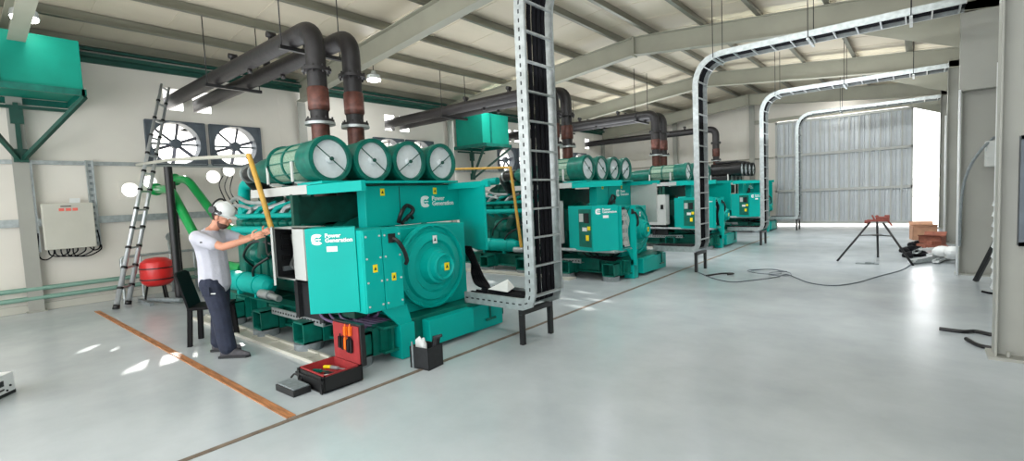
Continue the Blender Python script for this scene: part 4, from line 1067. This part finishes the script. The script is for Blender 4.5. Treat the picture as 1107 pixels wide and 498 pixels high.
for nm, a, c_, m, lab in tools:
    b = MB()
    if nm == 'roll_of_tape': b.ring((-4.08+.12, 2.19-.10, .088), (0, 0, 1), .02, .04, .03, 18)
    else:
        pa = V((-4.08+a[0], 2.19+a[1], .105)); pb = V((-4.08+c_[0], 2.19+c_[1], .11)); mid = pa.lerp(pb, .55)
        b.bar(pa, mid, .028, .026, bev=.006); b.bar(mid, pb, .012, .008)
    tag(b.build(nm, m), lab, 'hand tool')
b = thing('parts_organiser', (-4.17, 1.89, 0), 'small black box with grey lid in front of the tool case', 'box', rz=R(2))
MB().bb(-.155, .155, -.08, .08, 0, .055, .006).build('tray', BLACK, b); MB().bb(-.145, .145, -.07, .07, .055, .068, .004).build('lid', PAD, b)
q = MB(); q.tube(bend([(-.05, .085, .05), (-.05, .12, .07), (-.2, .12, .08), (-.2, .085, .05)], .02), .01, 6); q.build('handle', BLACK, b)
tb_ = thing('tote_bag', (-3.66, 2.97, 0), 'open black tool tote with white papers and a dark tool sticking out', 'bag', rz=R(8))
b = MB(); a_, c_, h = .12, .105, .21
b.bb(-a_, a_, -c_, c_, 0, .015); b.bb(-a_, a_, -c_, -c_+.014, 0, h, .004); b.bb(-a_, a_, c_-.014, c_, 0, h, .004); b.bb(-a_, -a_+.014, -c_, c_, 0, h, .004); b.bb(a_-.014, a_, -c_, c_, 0, h, .004); b.build('bag_body', DARK, tb_)
MB().bb(-a_+.03, -a_+.05, -c_-.006, -c_, .0, .26).build('strap', PAD, tb_)
for k, (x, y, rz, hh_, m, nm, lab, cat) in enumerate(((-.05, -.04, .5, .29, PAPER, 'folded_paper', 'white folded paper sticking up from the black tote', 'paper'), (-.02, -.01, -.3, .27, PAPER, 'plastic_bottle', 'white plastic bottle top in the black tote', 'bottle'), (.06, .04, .4, .30, DARK, 'cordless_tool', 'dark hand tool handle leaning in the black tote', 'hand tool'))):
    p = V((-3.66+x, 2.97+y, .016))
    b = MB()
    if k == 0: b.prism([p+V((-.05, 0, 0)), p+V((.04, .02, 0)), p+V((.05, .02, .22)), p+V((.0, .01, .28)), p+V((-.05, 0, .24))], (0.006, -.012, 0))
    elif k == 1: b.lathe(p, (0, 0, 1), [(0, .03), (.2, .03), (.23, .014), (.26, .014)], 12)
    else: b.bar(p, p+V((.03, .02, .27)), .05, .035, bev=.01); b.bar(p+V((.01, .0, .26)), p+V((.09, .04, .29)), .035, .03, bev=.01)
    tag(b.build(nm, m), lab, cat)

# ------------------------------------------------------------------ white instrument at the left edge
fd = V((-.78, .62, 0)); bk = V((-.62, -.78, 0)).normalized()
wi = thing('floor_instrument', (-6.43, .35, 0), 'white and black electronic unit on the floor at the left edge', 'instrument')
A0 = V((0, 0, 0)); A1 = -fd*.45
b = MB(); b.prism([A0+V((0, 0, .03)), A1+V((0, 0, .03)), A1+bk*.25+V((0, 0, .03)), A0+bk*.25+V((0, 0, .03))], (0, 0, .17)); b.build('casing', WHITE, wi)
b = MB(); b.prism([A0+fd*.01, A1, A1+bk*.25, A0+bk*.25+fd*.01], (0, 0, .03)); b.build('base', BLACK, wi)
nf = -bk; b = MB()
for u, z, r in ((.05, .085, .010), (.09, .05, .009)): p = A0-fd*u+V((0, 0, z)); b.cyl(p, p+nf*.008, r, seg=10)
p = A0-fd*.17+V((0, 0, .10)); b.prism([p-fd*.06, p+fd*.05, p+fd*.05+V((0, 0, .05)), p-fd*.06+V((0, 0, .05))], nf*.005); p = A0-fd*.17+V((0, 0, .06)); b.prism([p-fd*.06, p+fd*.05, p+fd*.05+V((0, 0, .015)), p-fd*.06+V((0, 0, .015))], nf*.005)
b.build('control_panel', BLACK, wi)

# ------------------------------------------------------------------ tripod pipe stand
tp_ = thing('tripod_stand', (-.62, 12.1, 0), 'black tripod pipe stand with a rusty red vise on top', 'tripod')
top = V((0, 0, .80))
for p in ((-.64, -.23, 0), (.57, -.43, 0), (-.01, .62, 0)):
    MB().tube([V(p), top+V((p[0]*.18, p[1]*.18, -.02))], .02, 8).build('leg', BLACK, tp_)
b = MB(); b.cyl((0, 0, .52), (0, 0, .535), .10, seg=14)
for p in ((-.64, -.23), (.57, -.43), (-.01, .62)): b.bar((0, 0, .527), (p[0]*.46, p[1]*.46, .527), .018)
b.build('shelf', BLACK, tp_)
b = MB(); b.bb(-.16, .20, -.07, .07, .80, .84, .008); b.bb(-.02, .16, -.05, .05, .84, .90, .01); b.bb(-.20, -.10, -.05, .05, .76, .83, .01); b.bb(.12, .20, -.04, .04, .84, .93, .01)
b.cyl((.0, -.06, .9), (.0, .06, .9), .03, seg=10); b.bar((-.04, 0, .84), (-.08, 0, .93), .03); b.bar((.17, 0, .82), (.24, 0, .72), .03); b.build('pipe_vise', RUST, tp_)
b = MB(); b.bb(-.25, .12, -.10, .08, 0, .012, .004); b.bb(-.1, .05, -.06, .06, .01, .03, .005); o = b.build('floor_rag', PAD); o.location = (-.68, 11.68, 0)
tag(o, 'dark grey rag on the floor under the tripod stand', 'rag')

# ------------------------------------------------------------------ cables on the floor
pts = [(-3.33, 9.5), (-2.86, 8.9), (-2.42, 8.6), (-2.14, 8.93), (-1.9, 9.35), (-1.79, 9.72), (-1.57, 9.4), (-1.33, 9.03), (-1.01, 8.92), (-.74, 9.32), (-.49, 10.11), (-.2, 11.0), (-.01, 12.08), (.35, 12.5)]
o = MB().tube(smooth_path([(x, y, .008) for x, y in pts]), .008, 6).build('extension_cable', FANM); tag(o, 'long thin cable snaking across the open floor to the tripod', 'cable')
pts = [(-2.42, 9.9), (-2.11, 10.16), (-1.92, 9.9), (-1.9, 9.6), (-2.21, 9.53), (-2.45, 9.8), (-2.1, 10.05), (-1.75, 9.75), (-1.70, 9.40), (-1.96, 9.35), (-2.02, 9.6), (-1.8, 9.8)]
o = MB().tube(smooth_path([(x, y, .018+.003*i) for i, (x, y) in enumerate(pts)]), .008, 6).build('coiled_cable', FANM); tag(o, 'loosely coiled cable on the open floor beside the second trestle', 'cable')
o = MB().tube(smooth_path([(-2.96, 9.0, .015), (-2.8, 9.35, .015), (-2.6, 9.4, .02), (-2.66, 9.25, .02)]), .015, 6).build('cable_offcut', BLACK); tag(o, 'small black cable offcut by the second trestle', 'cable')
o = MB().tube(smooth_path([(.19, 6.72, .02), (.37, 6.70, .02), (.47, 6.77, .02), (.62, 6.68, .02), (.9, 6.66, .02)]), .019, 8).build('black_hose', BLACK); tag(o, 'black hose end on the floor by nearest right column, farther one', 'hose')
o = MB().tube(smooth_path([(.38, 6.41, .02), (.44, 6.24, .02), (.52, 6.17, .02), (.75, 6.16, .02)]), .019, 8).build('black_hose', BLACK); tag(o, 'curved black hose end on the floor by nearest right column, nearer one', 'hose')
o = MB().tube(smooth_path([(.70, 9.24, .015), (.78, 9.14, .015), (.95, 9.1, .015)]), .015, 8).build('black_hose', CABLE); tag(o, 'short dark hose piece between the two near right columns', 'hose')
o = MB().bar((.69, 10.1, .02), (.90, 9.95, .68), .07, .05, bev=.008).build('dark_batten', BLACK); tag(o, 'dark batten leaning in front of the middle right column', 'batten')

# ------------------------------------------------------------------ clutter along the right side
def carton(x, y, s, h, rz, lab, m=CARD):
    c = thing('cardboard_box', (x, y, 0), lab, 'box', rz=rz)
    b = MB(); b.bb(-s/2, s/2, -s*.4, s*.4, 0, .01); b.bb(-s/2, s/2, -s*.4, -s*.4+.012, 0, h); b.bb(-s/2, s/2, s*.4-.012, s*.4, 0, h); b.bb(-s/2, -s/2+.012, -s*.4, s*.4, 0, h); b.bb(s/2-.012, s/2, -s*.4, s*.4, 0, h); b.build('carton', m, c)
    b = MB(); b.prism([(-s/2, -s*.4, h), (s/2, -s*.4, h), (s/2, -s*.6, h+.03), (-s/2, -s*.6, h+.03)], (0, 0, .01)); b.prism([(-s/2, s*.4, h), (s/2, s*.4, h), (s/2, s*.55, h+.08), (-s/2, s*.55, h+.08)], (0, 0, .01)); islands(b, 'flap', m, c)
carton(.12, 16.9, .50, .38, .2, 'light cardboard box nearest the door opening')
carton(.28, 15.3, .42, .24, -.3, 'open reddish brown carton before the far right column', BRICK)
for k, (x, y, z, rz) in enumerate(((.25, 14.6, 0, .2), (.42, 14.75, 0, 1.1), (.12, 14.9, 0, -.4), (.30, 14.7, .09, .8), (.45, 14.45, 0, .5))):
    o = MB().box((0, 0, .045), (.24, .12, .09), None, .006).build('clay_brick', BRICK); o.location = (x, y, z); o.rotation_euler = (0, 0, rz)
    tag(o, 'reddish brick in the small heap beside the cartons', 'brick', 'bricks by the cartons')
for k, (x, y, z, rz, L, m) in enumerate(((.18, 12.6, .03, 1.2, 1.5, WHITE), (.30, 12.4, .03, 1.0, 1.3, GALV), (.42, 12.7, .03, 1.35, 1.4, WHITE), (.05, 13.3, .09, 1.4, .9, GALV), (.36, 12.9, .10, 1.25, 1.1, WHITE), (.28, 13.6, .10, .9, .7, WHITE))):
    d = V((cos(rz), sin(rz), 0))*L/2; b = MB()
    e_ = V((x, y, z)); n_ = V((-sin(rz), cos(rz), 0))
    b.bar(e_-d, e_+d, .09, .006); b.bar(e_-d+n_*.045+V((0, 0, .02)), e_+d+n_*.045+V((0, 0, .02)), .006, .045); b.bar(e_-d-n_*.045+V((0, 0, .02)), e_+d-n_*.045+V((0, 0, .02)), .006, .045)
    tag(b.build('metal_channel', m), ['white', 'galvanised'][m is GALV]+' channel offcut in the heap by the middle right column', 'offcut', 'white channel offcuts' if m is WHITE else 'galvanised channel offcuts')
for k, (x, y, s) in enumerate(((-.05, 13.1, .26), (-.12, 14.0, .26), (-.02, 15.2, .22))):
    b = MB()
    for j in range(5): blob(b.b, V((x+s*.8*cos(j*1.9)*.6, y+s*1.2*sin(j*2.3)*.6, .035)), (s*.55, s*.35, .05+.012*j), Matrix.Rotation(j, 4, 'Z'), 10)
    tag(b.build('crumpled_sheet', CABLE), 'dark crumpled plastic sheet on the floor, '+['nearest of the row by the offcut heap', 'middle of the row by the offcut heap', 'farthest, beside the cartons'][k], 'plastic sheet')
b = MB(); 
for j in range(4): blob(b.b, V((.42+.08*cos(j*2), 12.3+.3*sin(j*1.7), .16+.03*j)), (.12, .16, .10), Matrix.Rotation(j, 4, 'Z'), 12)
tag(b.build('plastic_bag', PAPER), 'white plastic bag lying on the offcut heap', 'bag')
o = MB().tube(smooth_path([(.9, 10.6, 2.2), (.75, 10.45, 2.02), (.62, 10.5, 1.75), (.55, 10.55, 1.4), (.53, 10.6, .95), (.53, 10.62, .5)]), .02, 8).build('hanging_hose', PAD); tag(o, 'grey hose hanging down the middle right column', 'hose')
b = MB(); b.bb(.80, 1.05, 10.5, 10.7, 1.75, 2.15, .02); b.cyl((.85, 10.45, 1.95), (.85, 10.5, 1.95), .06, seg=14)
tag(b.build('hose_reel', GREYBOX), 'grey box with hose on the middle right column', 'box')
b = MB()
for k in range(9): b.prism([(.80, 9.35, .03+.145*k), (.80, 9.55, .03+.145*k), (.84, 9.60, .15+.145*k), (.84, 9.38, .15+.145*k)], (.02, 0, .0))
b.bb(.85, .87, 9.34, 9.62, 0, 1.36)
tag(b.build('ribbed_sheet', WHITE), 'bright white ribbed sheet standing behind the nearest right column', 'sheet')

# ------------------------------------------------------------------ camera
cam = bpy.data.cameras.new('camera'); co = bpy.data.objects.new('camera', cam); C.objects.link(co)
yaw, pit, rol = R(40.086), R(3.876), R(-2.543)
F = V((-sin(yaw)*cos(pit), cos(yaw)*cos(pit), -sin(pit))); Rt = V((cos(yaw), sin(yaw), 0)); U = Rt.cross(F)
Rr = Rt*cos(rol)+U*sin(rol); Uu = U*cos(rol)-Rt*sin(rol)
M = Matrix((Rr, Uu, -F)).transposed().to_4x4(); M.translation = (0, 0, 1.6); co.matrix_world = M
cam.sensor_fit = 'HORIZONTAL'; cam.sensor_width = 36; cam.lens = 36*522.4/1107; cam.clip_start = .05; cam.clip_end = 500
bpy.context.scene.camera = co

# ------------------------------------------------------------------ light
W = bpy.data.worlds.new('sky'); bpy.context.scene.world = W; W.use_nodes = True
bg = W.node_tree.nodes['Background']
sk = W.node_tree.nodes.new('ShaderNodeTexSky'); sk.sky_type = 'HOSEK_WILKIE'; sk.sun_direction = (-.86, .29, .42); sk.turbidity = 4
mx = W.node_tree.nodes.new('ShaderNodeMix'); mx.data_type = 'RGBA'; mx.inputs[0].default_value = .75; mx.inputs[7].default_value = (1, 1, 1, 1)
W.node_tree.links.new(sk.outputs[0], mx.inputs[6]); W.node_tree.links.new(mx.outputs[2], bg.inputs['Color'])
bg.inputs['Strength'].default_value = 4.5
def lamp(name, typ, loc, e, size=None, sy=None, rot=None, d=None, col=(1, 1, 1)):
    l = bpy.data.lights.new(name, typ); l.energy = e; l.color = col
    if typ == 'AREA': l.shape = 'RECTANGLE'; l.size = size; l.size_y = sy
    elif typ == 'POINT': l.shadow_soft_size = size
    o = bpy.data.objects.new(name, l); C.objects.link(o); o.location = loc
    if d is not None: o.rotation_euler = V(d).to_track_quat('-Z', 'Y').to_euler()
    return o
s = lamp('sun', 'SUN', (0, 0, 30), 9, d=(2.0, -.68, -1.0), col=(1, .96, .9)); s.data.angle = R(.6)
# unseen fill light added behind the camera
lamp('doorway_light', 'AREA', (-3.0, -4.6, 2.4), 230, 8, 4, d=(.05, 1, .02), col=(.88, .94, 1))
lamp('side_door_light', 'AREA', (1.2, .6, 2.3), 150, 4.5, 3, d=(-1, .25, -.02), col=(.9, .96, 1))  # extra fill added from the right, out of view
# added unseen uplights, bounced off the roof liner for general fill
for x, y in ((-7.3, 2.5), (-2.2, 2.2), (-8.0, 9.0), (-1.9, 8.0), (-7.5, 15.5), (-1.9, 15.5)):
    lamp('roof_bounce', 'AREA', (x, y, 2.9), (130 if y > 12 else 75 if y > 5 else 70), 3.2, 4.5, d=(0, 0, 1), col=(.95, .97, 1))
# fill strips added out of sight behind the portal rafters
for y in FY[:-1]:
    for x in (-8.3, -1.9):
        lamp('batten_light', 'AREA', (x, y+.16, roofz(x)-.42), (60 if y < 2 else 125 if y < 7 else 190)*((.2 if y < 2 else .8) if x < -5 else 1), 4.2, .12, d=(0, .12, -1), col=(.93, .97, 1))
for x, y in ((-10.0, 7.0), (-2.2, 21.3)):
    lamp('high_bay_light', 'POINT', (x, y, roofz(x)-.55), 14, .1)
sc = bpy.context.scene
sc.view_settings.view_transform = 'Standard'; sc.view_settings.look = 'None'; sc.view_settings.exposure = 0; sc.view_settings.gamma = 1
